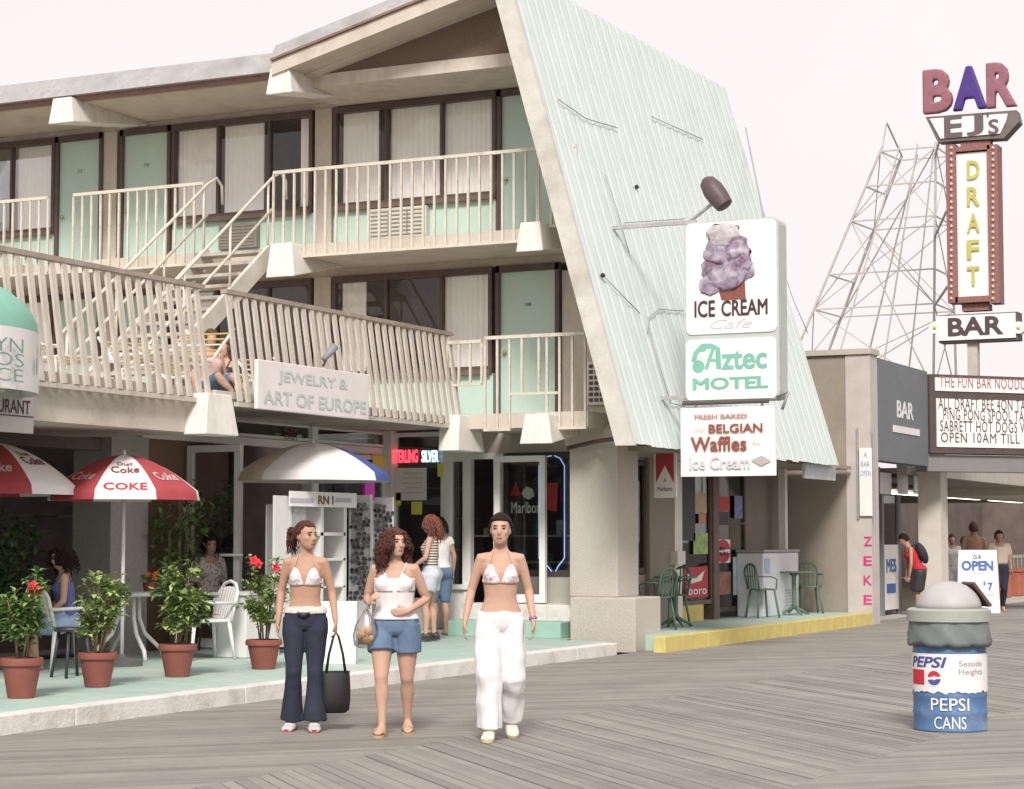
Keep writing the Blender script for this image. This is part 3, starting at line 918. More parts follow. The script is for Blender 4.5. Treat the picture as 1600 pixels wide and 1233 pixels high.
# ================================================================== lattice tower
tw = thing('lattice_tower', 'open steel lattice tower standing on the bar roof', 'tower', (44, 12, 4.55))
TZ = [4.6, 6.45, 8.35, 9.85]
def corners(z):
    t = (z - 4.6) / 5.4
    yl, yr_ = 14.45 - 2.35 * t, 11.0 - .05 * t
    return [V((42.9 + .3 * t, yl, z)), V((44.9 - .5 * t, yl - .1, z)), V((44.9 - .5 * t, yr_, z)), V((42.9 + .3 * t, yr_, z))]
tm = M('tower steel', (.47, .44, .41), .6, .2, 6, dirt=(.22, .15, .11), dirt_amt=.6, dirt_scale=3)
lo, hi = corners(4.6), corners(9.95)
for k in range(4):
    MB().bar(lo[k], hi[k], .045, .045).build('leg', tm, tw)
for k in (0, 1):
    MB().bar(hi[k], (43.3, 12.05, 10.5), .03, .03).build('peak_strut', tm, tw)
for i, z in enumerate(TZ[1:]):
    cs = corners(z)
    for k in range(4):
        MB().bar(cs[k], cs[(k + 1) % 4], .028, .028).build('ring_bar', tm, tw)
for i in range(3):
    a_, b_ = corners(TZ[i]), corners(TZ[i + 1])
    for k in range(4):
        MB().bar(a_[k], b_[(k + 1) % 4], .02, .02).build('brace', tm, tw)
        if (k + i) % 2 == 0:
            MB().bar(b_[k], a_[(k + 1) % 4], .02, .02).build('brace', tm, tw)
for z in (7.2, 9.1):
    cs = corners(z)
    for k in (0, 2, 3):
        MB().bar(cs[k], cs[(k + 1) % 4], .03, .03).build('ring_bar', tm, tw)
for k in (0, 1):                                   # inner uprights and long diagonals
    for f_ in (.33, .66):
        a_ = lo[0].lerp(lo[3], f_) if k == 0 else lo[1].lerp(lo[2], f_)
        b_ = hi[0].lerp(hi[3], f_) if k == 0 else hi[1].lerp(hi[2], f_)
        MB().bar(a_, b_, .03, .03).build('upright', tm, tw)
for (i, j), (z0_, z1_) in (((0, 2), (4.6, 6.45)), ((3, 1), (6.45, 8.35)), ((0, 3), (8.35, 9.85)), ((3, 0), (4.6, 8.35)), ((1, 3), (6.45, 9.85))):
    MB().bar(corners(z0_)[i], corners(z1_)[j], .022, .022).build('brace', tm, tw)
for z in (9.7, 7.9, 6.4):
    MB().bar(corners(z)[3], (40.2, 10.0, z + .05), .04, .04).build('tie_rod', tm, tw)
B(36.1, 36.2, 13.0, 13.1, 4.6, 5.9).build('vent_pipe', M('rusty pipe', (.2, .13, .1), .8, .2, 5), parent=None, label='short rusty vent pipe on the bar roof beside the green roof', category='pipe')

# ================================================================== tall bar sign
XSN = 40.0
sg = thing('roof_sign', 'tall bar sign with red and purple letters above a bulb framed draft panel', 'sign', (40.1, 9.5, 4.6))
def sx(u, v):
    return W(u, v, x=XSN)
mag = M('faded magenta letters', (.27, .11, .14), .6, .2, 6, dirt=(.30, .19, .21), dirt_amt=.5, dirt_scale=4)
pur = M('purple letter', (.065, .03, .20), .5, .08, 4)
def letter(ch, u0, u1, v0, v1, mat, dz):
    a_, b_ = sx(u0, v1), sx(u1, v0)
    c_ = (a_ + b_) / 2
    w_, h_ = abs(a_.y - b_.y), b_.z - a_.z
    text(ch, mat, sg, c_, RX, UZ, w_, h_, 'sign_letter', bold=.05, thick=.18)
letter('B', 1443, 1488, 106, 179, mag, 0)
letter('A', 1490, 1541, 101, 174, pur, 0)
letter('R', 1542, 1588, 95, 170, mag, 0)
def sbox(u0, u1, v0, v1, t, name, mat, par, xo=0):
    a_, b_ = sx(u0, v1), sx(u1, v0)
    return B(XSN + xo, XSN + xo + t, b_.y, a_.y, a_.z, b_.z).build(name, mat, par)
ps = [sx(1446, 183), sx(1588, 172), sx(1592, 190), sx(1568, 216), sx(1465, 222)]
MB().prism(ps, (.35, 0, 0)).build('name_cabinet', M('cabinet grey brown', (.16, .13, .12), .7, .2, 5), sg)
ps = [sx(1453, 186), sx(1575, 178), sx(1572, 190), sx(1563, 209), sx(1470, 217)]
MB().prism([p - V((.03, 0, 0)) for p in ps], (.03, 0, 0)).build('name_face', cleanw, sg)
nm = M('mauve grey letters', (.13, .095, .10), .6)
def stext(s_, u0, u1, v0, v1, mat, xo=-.035, **k):
    a_, b_ = sx(u0, v1), sx(u1, v0)
    c_ = (a_ + b_) / 2
    text(s_, mat, sg, c_ + V((xo, 0, 0)), RX, UZ, abs(a_.y - b_.y), b_.z - a_.z, **k)
stext("E", 1476, 1504, 179, 216, nm, bold=.03)
stext("J", 1511, 1537, 177, 213, nm, bold=.03)
stext("'", 1542, 1546, 176, 184, nm, bold=.02)
stext("S", 1545, 1561, 186, 211, nm, bold=.02)
bulb = M('rusty red sign trim', (.25, .12, .105), .7, .45, 30)
sbox(1500, 1546, 218, 236, .25, 'neck', bulb, sg, .05)
pn = sbox(1492, 1548, 236, 470, .3, 'draft_panel', cleanw, sg)
e1, e2 = sx(1484, 240), sx(1494, 240)
for u0, u1, v0, v1 in ((1482, 1494, 226, 474), (1547, 1559, 226, 474), (1494, 1547, 226, 238), (1494, 1547, 462, 474)):
    sbox(u0, u1, v0, v1, .42, 'panel_trim', bulb, sg, -.06)
bm_ = M('small bulbs', (.75, .55, .5), .4)
for u in (1488, 1553):
    for k in range(26):
        p = sx(u, 232 + k * 9.4)
        MB().ell(p - V((.075, 0, 0)), .03, .03, .03, 6, 4).build('bulb', bm_, sg)
yl = M('yellow green letters', (.46, .44, .12), .5)
for k, ch in enumerate('DRAFT'):
    stext(ch, 1512, 1531, 250 + k * 41.5, 281 + k * 41.5, yl, name='draft_letter', bold=.02)
sbox(1502, 1545, 474, 486, .25, 'neck', bulb, sg, .05)
sbox(1467, 1590, 487, 536, .4, 'lower_cabinet', M('cabinet dark', (.10, .08, .08), .7, .2, 5), sg, .0)
sbox(1464, 1587, 489, 533, .03, 'lower_face', cleanw, sg, -.032)
stext('BAR', 1482, 1568, 493, 526, M('dark brown letters', (.075, .05, .055), .6), xo=-.036, bold=.028)
for u in (1461, 1592):
    p = sx(u, 512)
    MB().prism([p + V((-.03, .12 * cos(2 * pi * k / 14), .12 * sin(2 * pi * k / 14))) for k in range(14)], (.2, 0, 0)).build('end_disc', cleanw, sg)
    MB().ell(p - V((.04, 0, 0)), .02, .04, .04, 8, 6).build('end_bulb', M('yellow bulb', (.6, .5, .15), .4), sg)
B(40.1, 40.3, 9.4, 9.6, 4.5, 5.4).build('sign_post', tm, sg)

# ================================================================== projecting signs of the motel
def pattern_early(name, stops, scale):
    m = bpy.data.materials.new(name); m.use_nodes = True
    N, L = m.node_tree.nodes, m.node_tree.links
    p_ = N['Principled BSDF']; p_.inputs['Roughness'].default_value = .7
    tc = N.new('ShaderNodeTexCoord'); no = N.new('ShaderNodeTexNoise'); no.inputs['Scale'].default_value = scale; no.inputs['Detail'].default_value = 7
    no.inputs['Distortion'].default_value = .8
    L.new(tc.outputs['Object'], no.inputs['Vector'])
    cr = N.new('ShaderNodeValToRGB')
    while len(cr.color_ramp.elements) < len(stops):
        cr.color_ramp.elements.new(.5)
    for e_, (q_, c_) in zip(cr.color_ramp.elements, stops):
        e_.position = q_; e_.color = (*c_, 1)
    L.new(no.outputs[0], cr.inputs[0]); L.new(cr.outputs[0], p_.inputs['Base Color'])
    return m
XI = 25.0
def ix(u, v):
    return W(u, v, x=XI)
ic = thing('ice_cream_sign', 'tall white sign with a lavender ice cream scoop above a green motel name', 'sign', (25.1, 9.1, ix(1140, 628).z))
def rrect(a_, b_, x, r, n=5):
    y0, y1, z0, z1 = b_.y, a_.y, a_.z, b_.z; pts = []
    for cy, cz, a0 in ((y1 - r, z1 - r, 0), (y0 + r, z1 - r, 90), (y0 + r, z0 + r, 180), (y1 - r, z0 + r, 270)):
        for k in range(n + 1):
            t = radians(a0 + 90 * k / n)
            pts.append(V((x, cy + r * cos(t), cz + r * sin(t))))
    return pts
A_, B_ = ix(1071, 628), ix(1216, 338)
MB().prism(rrect(A_, B_, XI, .10), (.32, 0, 0)).build('cabinet', M('sign cabinet', (.45, .48, .45), .6, .1, 4), ic)
A2, B2 = ix(1073, 524), ix(1213, 341)
MB().prism(rrect(A2, B2, XI - .015, .08), (.014, 0, 0)).build('ice_cream_face', cleanw, ic)
A3, B3 = ix(1073, 626), ix(1213, 526)
MB().prism(rrect(A3, B3, XI - .015, .06), (.014, 0, 0)).build('motel_face', cleanw, ic)
def itext(s_, u0, u1, v0, v1, mat, par=None, **k):
    a_, b_ = ix(u0, v1), ix(u1, v0)
    text(s_, mat, par or ic, (a_ + b_) / 2 + V((-.017, 0, 0)), RX, UZ, abs(a_.y - b_.y), b_.z - a_.z, **k)
choc = M('dark brown print', (.06, .03, .035), .6)
itext('ICE', 1086, 1118, 469, 497, choc, bold=.02)
itext('CREAM', 1128, 1200, 466, 495, choc, bold=.02)
itext('Cafe', 1110, 1176, 497, 515, M('pale grey print', (.55, .54, .53), .6), shear=.4)
mg = M('mint print', (.18, .44, .345), .6, .08)
itext('ztec', 1128, 1199, 546, 578, mg, bold=.022)
# ornate capital with a ball and swash
def disc(u, v, r, mat, par=ic, xo=-.018, n=16, name='print'):
    c_ = ix(u, v)
    MB().add([c_ + V((xo, r * cos(2 * pi * k / n), r * sin(2 * pi * k / n))) for k in range(n)], [tuple(range(n))]).build(name, mat, par)
def strokes(pts, w_, mat, par=ic, xo=-.019, name='print'):
    q = [ix(*p) + V((xo, 0, 0)) for p in pts]
    mb = MB(); vs = []
    for i, c_ in enumerate(q):
        t_ = (q[min(i + 1, len(q) - 1)] - q[max(i - 1, 0)]); t_.x = 0; t_.normalize()
        n_ = V((0, -t_.z, t_.y)) * w_ / 2
        vs += [c_ - n_, c_ + n_]
    mb.add(vs, [(2 * i, 2 * i + 1, 2 * i + 3, 2 * i + 2) for i in range(len(q) - 1)])
    return mb.build(name, mat, par)
disc(1092, 573, .085, mg)
disc(1099, 544, .05, mg, xo=-.0192)
strokes([(1084, 566), (1088, 552), (1098, 541), (1112, 541), (1122, 545), (1124, 577)], .07, mg, xo=-.0185)
strokes([(1116, 542), (1104, 577)], .045, mg, xo=-.0195)
strokes([(1106, 563), (1122, 563)], .035, mg, xo=-.0205)
itext('MOTEL', 1083, 1201, 587, 610, mg, bold=.03)
# scoop picture: flat printed shapes
lav = M('lavender scoop print', (.42, .37, .46), .7, .35, 14); lav2 = M('pale scoop print', (.62, .58, .62), .7, .3, 16)
plum = M('plum shadow print', (.16, .075, .13), .7, .4, 14); cone = M('cone print', (.22, .075, .065), .7, .35, 25)
def blob(u, v, ru, rv, mat, xo, seed, rough_=.14, n=26, name='print'):
    c_ = ix(u, v); s_ = XI / .94 / FPX
    pts = []
    for k in range(n):
        t = 2 * pi * k / n
        f = 1 + rough_ * noise.noise(V((cos(t) * 1.7 + seed, sin(t) * 1.7, seed))) * 2
        pts.append(c_ + V((xo, -ru * s_ * f * cos(t), -rv * s_ * f * sin(t))))
    MB().add(pts, [tuple(range(n))]).build(name, mat, ic)
MB().add([ix(*p) + V((-.017, 0, 0)) for p in ((1117, 432), (1164, 428), (1166, 468), (1128, 470))], [(0, 1, 2, 3)]).build('print', cone, ic)
def scoop(u, v, ru, rv, mat, xo, seed, dep=.05, amp=.30):
    c_ = ix(u, v) + V((xo, 0, 0)); s_ = XI / .94 / FPX
    mb = MB(); n, k = 40, 22; rows = []
    for i in range(k):
        th = pi * (i + .5) / k; row = []
        for q in range(n):
            a_ = 2 * pi * q / n
            d = V((sin(th) * cos(a_), sin(th) * sin(a_), cos(th)))
            f = 1 + amp * (noise.noise(d * 1.8 + V((seed, 0, 0))) * .8 + abs(noise.noise(d * 4 + V((0, seed, 0)))) * .45 - .12)
            row.append(c_ + V((-max(0, d.x) * dep * (1 + 3 * (f - 1)), d.y * ru * s_ * f, d.z * rv * s_ * f)))
        rows.append(row)
    mb.loft(rows).build('scoop_relief', mat, ic, smooth=True)
scp = pattern_early('scoop print', [(0, (.10, .045, .08)), (.36, (.17, .105, .155)), (.5, (.27, .22, .29)), (.64, (.40, .355, .41)), (.8, (.55, .51, .53))], 7)
scoop(1137, 425, 42, 31, scp, -.014, 1.3)
scoop(1110, 447, 18, 15, scp, -.016, 3.3, .03)
scoop(1158, 412, 18, 17, scp, -.02, 4.4, .04)
scoop(1136, 390, 37, 25, scp, -.024, 5.9)
scoop(1132, 367, 27, 18, M('pale scoop', (.46, .42, .44), .7, .3, 18), -.03, 7.1)
# arms to the roof
for v in (345, 620):
    p = ix(1071, v)
    MB().bar(p + V((.15, -.1, 0)), V((XI + .15, yr(p.z) + .05, p.z)), .05, .05).build('sign_arm', steel, ic)
MB().tube([ix(1193, 338), on_roof(1165, 200)], .012, 6).build('guy_wire', cab, ic)
MB().tube([ix(1214, 620), ix(1232, 612), ix(1222, 640)], .02, 6).build('conduit', cab, ic, smooth=True)
# floodlight above the sign
p = ix(1092, 290) + V((.6, 0, 0))
fl = thing('floodlight', 'dark brown hooded floodlight on the green roof above the ice cream sign', 'lamp', p)
d_ = (ix(1118, 320) - ix(1080, 268)).normalized()
a_, b_ = frame(d_)
rings = []
for t, r in ((-.24, .05), (-.19, .11), (-.05, .145), (.1, .14), (.23, .12), (.25, .09)):
    rings.append([p + d_ * t + (a_ * cos(2 * pi * k / 14) + b_ * sin(2 * pi * k / 14)) * r for k in range(14)])
MB().loft(rings).build('hood', M('floodlight brown', (.10, .07, .072), .5, .2, 8), fl, smooth='auto')
MB().tube([p + d_ * .1, p + V((.1, .4, -.35)), p + V((.1, .75, -.35))], .025, 6).build('bracket', steel, fl)
# waffle board hung below
A_, B_ = ix(1064, 745), ix(1211, 634)
wf = thing('waffle_sign', 'white hanging board with brown waffle lettering under the ice cream sign', 'sign', (25.05, 9.1, A_.z))
wfb = B(XI - .0, XI + .04, B_.y, A_.y, A_.z, B_.z).build('board', cleanw, wf)
br1 = M('brown waffle print', (.24, .075, .05), .6); br2 = M('faded waffle print', (.40, .24, .20), .6)
def wtext(*a_, **k):
    itext(*a_, par=wf, **k)
wtext('FRESH BAKED', 1086, 1168, 646, 655, br2, bold=.02)
wtext('BELGIAN', 1108, 1192, 661, 677, br1, bold=.018)
wtext('our', 1086, 1103, 668, 675, M('pale waffle print', (.60, .50, .47), .6))
wtext('Waffles', 1080, 1167, 681, 706, br1, bold=.018)
wtext('Apl', 1175, 1190, 688, 697, MATS['pale grey print'], shear=.3)
wtext('Ice Cream', 1078, 1172, 712, 734, M('pale blue grey print', (.56, .57, .58), .6), bold=.02)
MB().add([ix(*q) + V((-.02, 0, 0)) for q in ((1174, 719), (1191, 712), (1206, 720), (1190, 728))], [(0, 1, 2, 3)]).build('print', M('grey lozenge', (.45, .41, .40), .6, .15), wf)
for u in (1086, 1190):
    p = ix(u, 632)
    MB().tube([p + V((.02, 0, -.06)), p + V((.02, 0, .06))], .018, 6).build('hanger', rustred, wf)
MB().tube([ix(1066, 630) + V((.02, 0, 0)), ix(1200, 626) + V((.02, 0, 0))], .03, 8).build('hanger_rail', M('dark rail', (.10, .09, .08), .6), wf)
# red and white hanging board
XM = 26.6
mx = lambda u, v: W(u, v, x=XM)
A_, B_ = mx(1022, 778), mx(1056, 693)
mb_ = thing('cigarette_sign', 'small hanging board with red chevron over white under the roof edge', 'sign', ((A_ + B_) / 2).xy.to_3d() + V((0, 0, A_.z)))
B(XM, XM + .05, B_.y, A_.y, A_.z, B_.z).build('board', cleanw, mb_)
crd = M('cigarette red', (.42, .05, .075), .55, .08)
zz = [mx(1040, v).z for v in (697, 757, 727)]
yy = [mx(u, 730).y for u in (1025, 1053, 1039)]
MB().add([(XM - .006, yy[0], zz[0]), (XM - .006, yy[1], zz[0]), (XM - .006, yy[1], zz[1] + .02), (XM - .006, yy[2], zz[2]), (XM - .006, yy[0], zz[1] + .02)], [(0, 1, 2, 3, 4)]).build('print', crd, mb_)
text('Marlboro', choc, mb_, (XM - .003, yy[2], zz[1] - .06), RX, UZ, .22, .06)
text('A', choc, mb_, (XM - .003, yy[2], zz[1] + .06), RX, UZ, .04, .06)
MB().tube([(XM + .02, yy[2], B_.z), (XM + .02, yy[2], 2.75)], .012, 6).build('hanger', steel, mb_)
hp = thing('letter_sign', 'narrow white board with a red letter squeezed beside the waffle board', 'sign', (26.75, mx(1061, 720).y, mx(1061, 740).z))
q1, q2 = W(1056, 742, x=26.75), W(1071, 692, x=26.75)
B(26.75, 26.79, q2.y, q1.y, q1.z, q2.z).build('board', cleanw, hp)
text('J', crd, hp, (26.748, q1.y * .4 + q2.y * .6, (q1.z + q2.z) / 2 + .05), RX, UZ, .06, .2, bold=.02)
# jewelry board on the deck rail
JY = 12.68
j = [W(403, 565, y=JY), W(577, 582, y=JY), W(578, 656, y=JY), W(405, 640, y=JY)]
js = thing('jewelry_sign', 'long white weathered board with faded jewelry lettering on the deck railing', 'sign', ((j[0].x + j[1].x) / 2, JY, j[2].z))
jx0, jx1, jz0, jz1 = j[0].x, j[1].x, (j[2].z + j[3].z) / 2, (j[0].z + j[1].z) / 2
B(jx0, jx1, JY, JY + .05, jz0, jz1).build('board', M('old white board', (.74, .69, .66), .7, .07, 3, dirt=(.55, .5, .46), dirt_amt=.4), js, bevel=.01)
fad = M('faded print', (.47, .55, .51), .7, .2, 14)
xc = (jx0 + jx1) / 2
text('JEWELRY &', fad, js, (xc - .05, JY - .002, jz0 + (jz1 - jz0) * .68), RY, UZ, (jx1 - jx0) * .62, (jz1 - jz0) * .28, bold=.015)
text('ART OF EUROPE', fad, js, (xc + .02, JY - .002, jz0 + (jz1 - jz0) * .26), RY, UZ, (jx1 - jx0) * .92, (jz1 - jz0) * .28, bold=.015)
sp = thing('spotlight', 'small dark clip spotlight standing on the jewelry board', 'lamp', W(510, 570, y=12.7))
c_ = W(512, 556, y=12.7)
MB().tube([c_ + V((-.09, 0, -.05)), c_ + V((.05, -.02, .06)), c_ + V((.1, -.03, .12))], [.03, .05, .055], 10).build('lamp_head', M('grey lamp', (.24, .24, .25), .5), sp, smooth=True)
MB().tube([c_, W(505, 572, y=12.7)], .015, 6).build('lamp_stem', black, sp)

# ================================================================== rounded awning and restaurant sign, far left
aw = thing('dome_awning', 'rounded mint green awning with white lettered valance at the left edge', 'awning', (14.0, 12.8, 2.8))
AC, AR = V((14.2, 12.8, 0)), 1.1
edge = W(69, 560, y=12.4)
za, zb_, zc = W(35, 612, y=12.0).z, W(35, 518, y=12.0).z, W(0, 430, y=12.0).z
NA = 28
pts_ = lambda r, z, k0=0: [AC + V((r * cos(pi + pi * k / NA), r * sin(pi + pi * k / NA) * .85, z)) for k in range(NA + 1)]
def strip(rows, name, mat, par):
    mb = MB(); n = len(rows[0])
    mb.add([p_ for r_ in rows for p_ in r_], [(i * n + k, i * n + k + 1, (i + 1) * n + k + 1, (i + 1) * n + k) for i in range(len(rows) - 1) for k in range(n - 1)])
    return mb.build(name, mat, par, smooth=True)
gaw = M('awning green cloth', (.22, .44, .345), .8, .08, 3)
dome = [pts_(AR * cos(radians(a0)), zb_ + (zc - zb_ + .1) * sin(radians(a0))) for a0 in (0, 10, 20, 30, 42, 54, 66, 76, 84, 89)]
strip(dome, 'dome', gaw, aw)
strip([pts_(AR * 1.006, za), pts_(AR * 1.004, zb_ + .01)], 'valance', M('awning white cloth', (.76, .73, .71), .8, .05, 4), aw)
agr = M('awning print', (.20, .30, .27), .7)
def aw_pt(u, v):
    # on the valance cylinder
    d = W(u, v, x=15) - V((0, 0, EYE)); o = V((0, 0, EYE)); best = None
    lo_ = None
    for i in range(4000):
        t = .6 + i * .0003
        p_ = o + d * t
        if ((p_.x - AC.x) / (AR * 1.012)) ** 2 + ((p_.y - AC.y) / (AR * 1.012 * .85)) ** 2 < 1:
            return p_
    return o + d
for s_, u0, u1, v in (('YN', -16, 30, 539), ('OS', -16, 31, 562), ('CE', -14, 30, 586)):
    a_, b_ = aw_pt(u0, v + 8), aw_pt(u1, v - 8)
    d_ = (b_ - a_); d_.z = 0
    text(s_, agr, aw, (a_ + b_) / 2 + d_.normalized().cross(UZ) * .02, d_, UZ, d_.length, abs(b_.z - a_.z), depth=.03)
for (u, v, ru, rv) in ((54, 573, 5, 15), (60, 548, 4, 12)):
    c_ = aw_pt(u, v); s_ = 17.5 / FPX
    d_ = (aw_pt(u + 4, v) - aw_pt(u - 4, v)); d_.z = 0; d_.normalize(); n_ = d_.cross(UZ)
    MB().add([c_ + n_ * .02 + d_ * ru * s_ * cos(2 * pi * k / 14) + UZ * rv * s_ * sin(2 * pi * k / 14) for k in range(14)], [tuple(range(14))]).build('emblem', M('awning emblem', (.15, .45, .33), .7) if v > 560 else agr, aw)
rs_ = thing('restaurant_sign', 'small grey hanging restaurant board below the rounded awning', 'sign', (14.6, 12.6, 2.4))
a_, b_ = W(-30, 672, y=12.55), W(53, 618, y=12.55)
B(a_.x, b_.x, 12.55, 12.6, a_.z, b_.z).build('board', M('grey sign board', (.50, .47, .44), .7, .06), rs_)
text('RESTAURANT', choc, rs_, (b_.x - .48, 12.548, b_.z - .12), RY, UZ, .85, .13, bold=.01)
B(a_.x, b_.x - .01, 12.543, 12.549, (a_.z + b_.z) / 2 - .03, (a_.z + b_.z) / 2 - .02).build('print', choc, rs_)
for x in (a_.x + .1, b_.x - .1):
    MB().tube([(x, 12.58, b_.z), (x, 12.58, 2.82)], .01, 5).build('hanger', steel, rs_)
# ================================================================== patio furniture and stalls
leafm = M('leaf green', (.125, .215, .06), .55, .35, 9, rnd=.35, spec=.5)
leafl = M('pale leaf green', (.27, .34, .11), .55, .3, 9, rnd=.35, spec=.5)
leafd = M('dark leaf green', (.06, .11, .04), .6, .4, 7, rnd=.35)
stemm = M('woody stem', (.20, .15, .09), .8)
terra = M('terracotta', (.225, .075, .055), .75, .12, 4, .15, 60, dirt=(.32, .13, .095), dirt_amt=.5, dirt_scale=3)
redf = M('red petals', (.62, .02, .04), .6, .15, 9)
soil = M('soil', (.06, .045, .035), 1, .3, 30)
rr = random.uniform
def leaf(mb, p, d, up, L_, w, m=0):
    """a folded leaf blade from p along d"""
    d = d.normalized(); s_ = d.cross(up)
    if s_.length < .05:
        s_ = d.cross(V((1, 0, 0)))
    s_.normalize(); n = s_.cross(d)
    a, b = p + d * L_ * .45 + s_ * w / 2 + n * w * .18, p + d * L_ * .45 - s_ * w / 2 + n * w * .18
    c = p + d * L_ * .5 - n * .0
    mb.add([p, a, p + d * L_ - n * w * .2, b, c], [(0, 4, 1), (1, 4, 2), (0, 3, 4), (3, 2, 4)], m)
def flower(parent, p, r=.05, mat=redf):
    mb = MB()
    ax = V((rr(-1, .2), rr(-1, -.2), rr(-.1, .6))).normalized()
    a, b = frame(ax)
    for k in range(5):
        t = 2 * pi * k / 5 + rr(-.2, .2)
        d = (a * cos(t) + b * sin(t)) + ax * .5
        leaf(mb, p, d, ax, r * 1.3, r * 1.2)
    mb.build('flower', mat, parent)
def shrub(parent, base, h, spread, lean, n, tops=(), stems=8, mixl=.6, lz=1.0):
    """stems from a pot and leaves gathered round their ends"""
    mb = MB(); lf = MB()
    for k in range(stems):
        t = 2 * pi * k / stems + rr(-.3, .3)
        e = base + V((cos(t) * spread * rr(.35, .95), sin(t) * spread * rr(.35, .95), h * rr(.45, 1.05))) + V((lean[0], lean[1], 0)) * rr(.4, 1)
        m1 = base.lerp(e, .45) + V((rr(-.02, .02), rr(-.02, .02), .02))
        b0 = base + V((cos(t) * .04, sin(t) * .04, 0))
        mb.tube([b0, m1, e], [.009, .007, .003], 5)
        twigs = [(m1, e)]
        for q in range(5):
            s0 = b0.lerp(e, rr(.3, .9)); s1 = s0 + V((rr(-1, 1), rr(-1, 1), rr(.1, 1))).normalized() * rr(.08, .2)
            mb.tube([s0, s1], [.004, .002], 4); twigs.append((s0, s1))
        for q in range(n // stems):
            a, b = random.choice(twigs)
            p = a.lerp(b, rr(.1, 1.05))
            d = V((rr(-1, 1), rr(-1, 1), rr(-.35, .7)))
            leaf(lf, p + d.normalized() * .015, d, UZ, rr(.05, .10) * lz, rr(.035, .06) * lz, 0 if random.random() < mixl else 1)
    mb.build('stems', stemm, parent, smooth=True, kind='stuff')
    lf.build('foliage', [leafm, leafl], parent, kind='stuff')
    for p in tops:
        flower(parent, p)
def pot(u, v, label, ph, r, h, spread, lean, n, tops, **kw):
    b = W(u, v, z=.148)
    t = thing('potted_shrub', label, 'plant', b, group='terracotta pots along the patio edge')
    k = ph
    prof = [(r * .62, 0), (r * .64, .01), (r * .90, k * .80), (r * .92, k * .80), (r * 1.02, k * .815), (r * 1.04, k * .90), (r * 1.0, k * .985), (r * .96, k), (r * .88, k), (r * .86, k * .9)]
    MB().lathe(prof, b, 28).build('pot', terra, t, smooth='auto')
    MB().lathe([(r * .86, k * .9), (.0, k * .92)], b, 20).build('soil', soil, t)
    shrub(t, b + UZ * k * .9, h - k, spread, lean, n, [W(*q, y=b.y - .12) for q in tops], **kw)
pot(33, 1090, 'potted shrub with red flowers at the left edge of the patio', .335, .178, 1.08, .30, (.02, 0), 1700, [(51, 918), (46, 943), (54, 925)], stems=10, mixl=.8)
pot(152, 1073, 'second potted shrub from the left with pale bare stems', .31, .175, 1.06, .27, (.10, .02), 700, [], stems=11, mixl=.45, lz=1.05)
pot(277, 1057, 'third potted shrub from the left with a dense round crown', .315, .182, 1.12, .30, (.16, -.02), 1100, [], stems=7, mixl=.4, lz=1.2)
pot(412, 1045, 'potted shrub beside the woman in dark jeans with red blooms on top', .30, .185, 1.18, .25, (.02, 0), 1300, [(397, 877), (430, 888), (402, 882)], stems=9, mixl=.35, lz=.85)

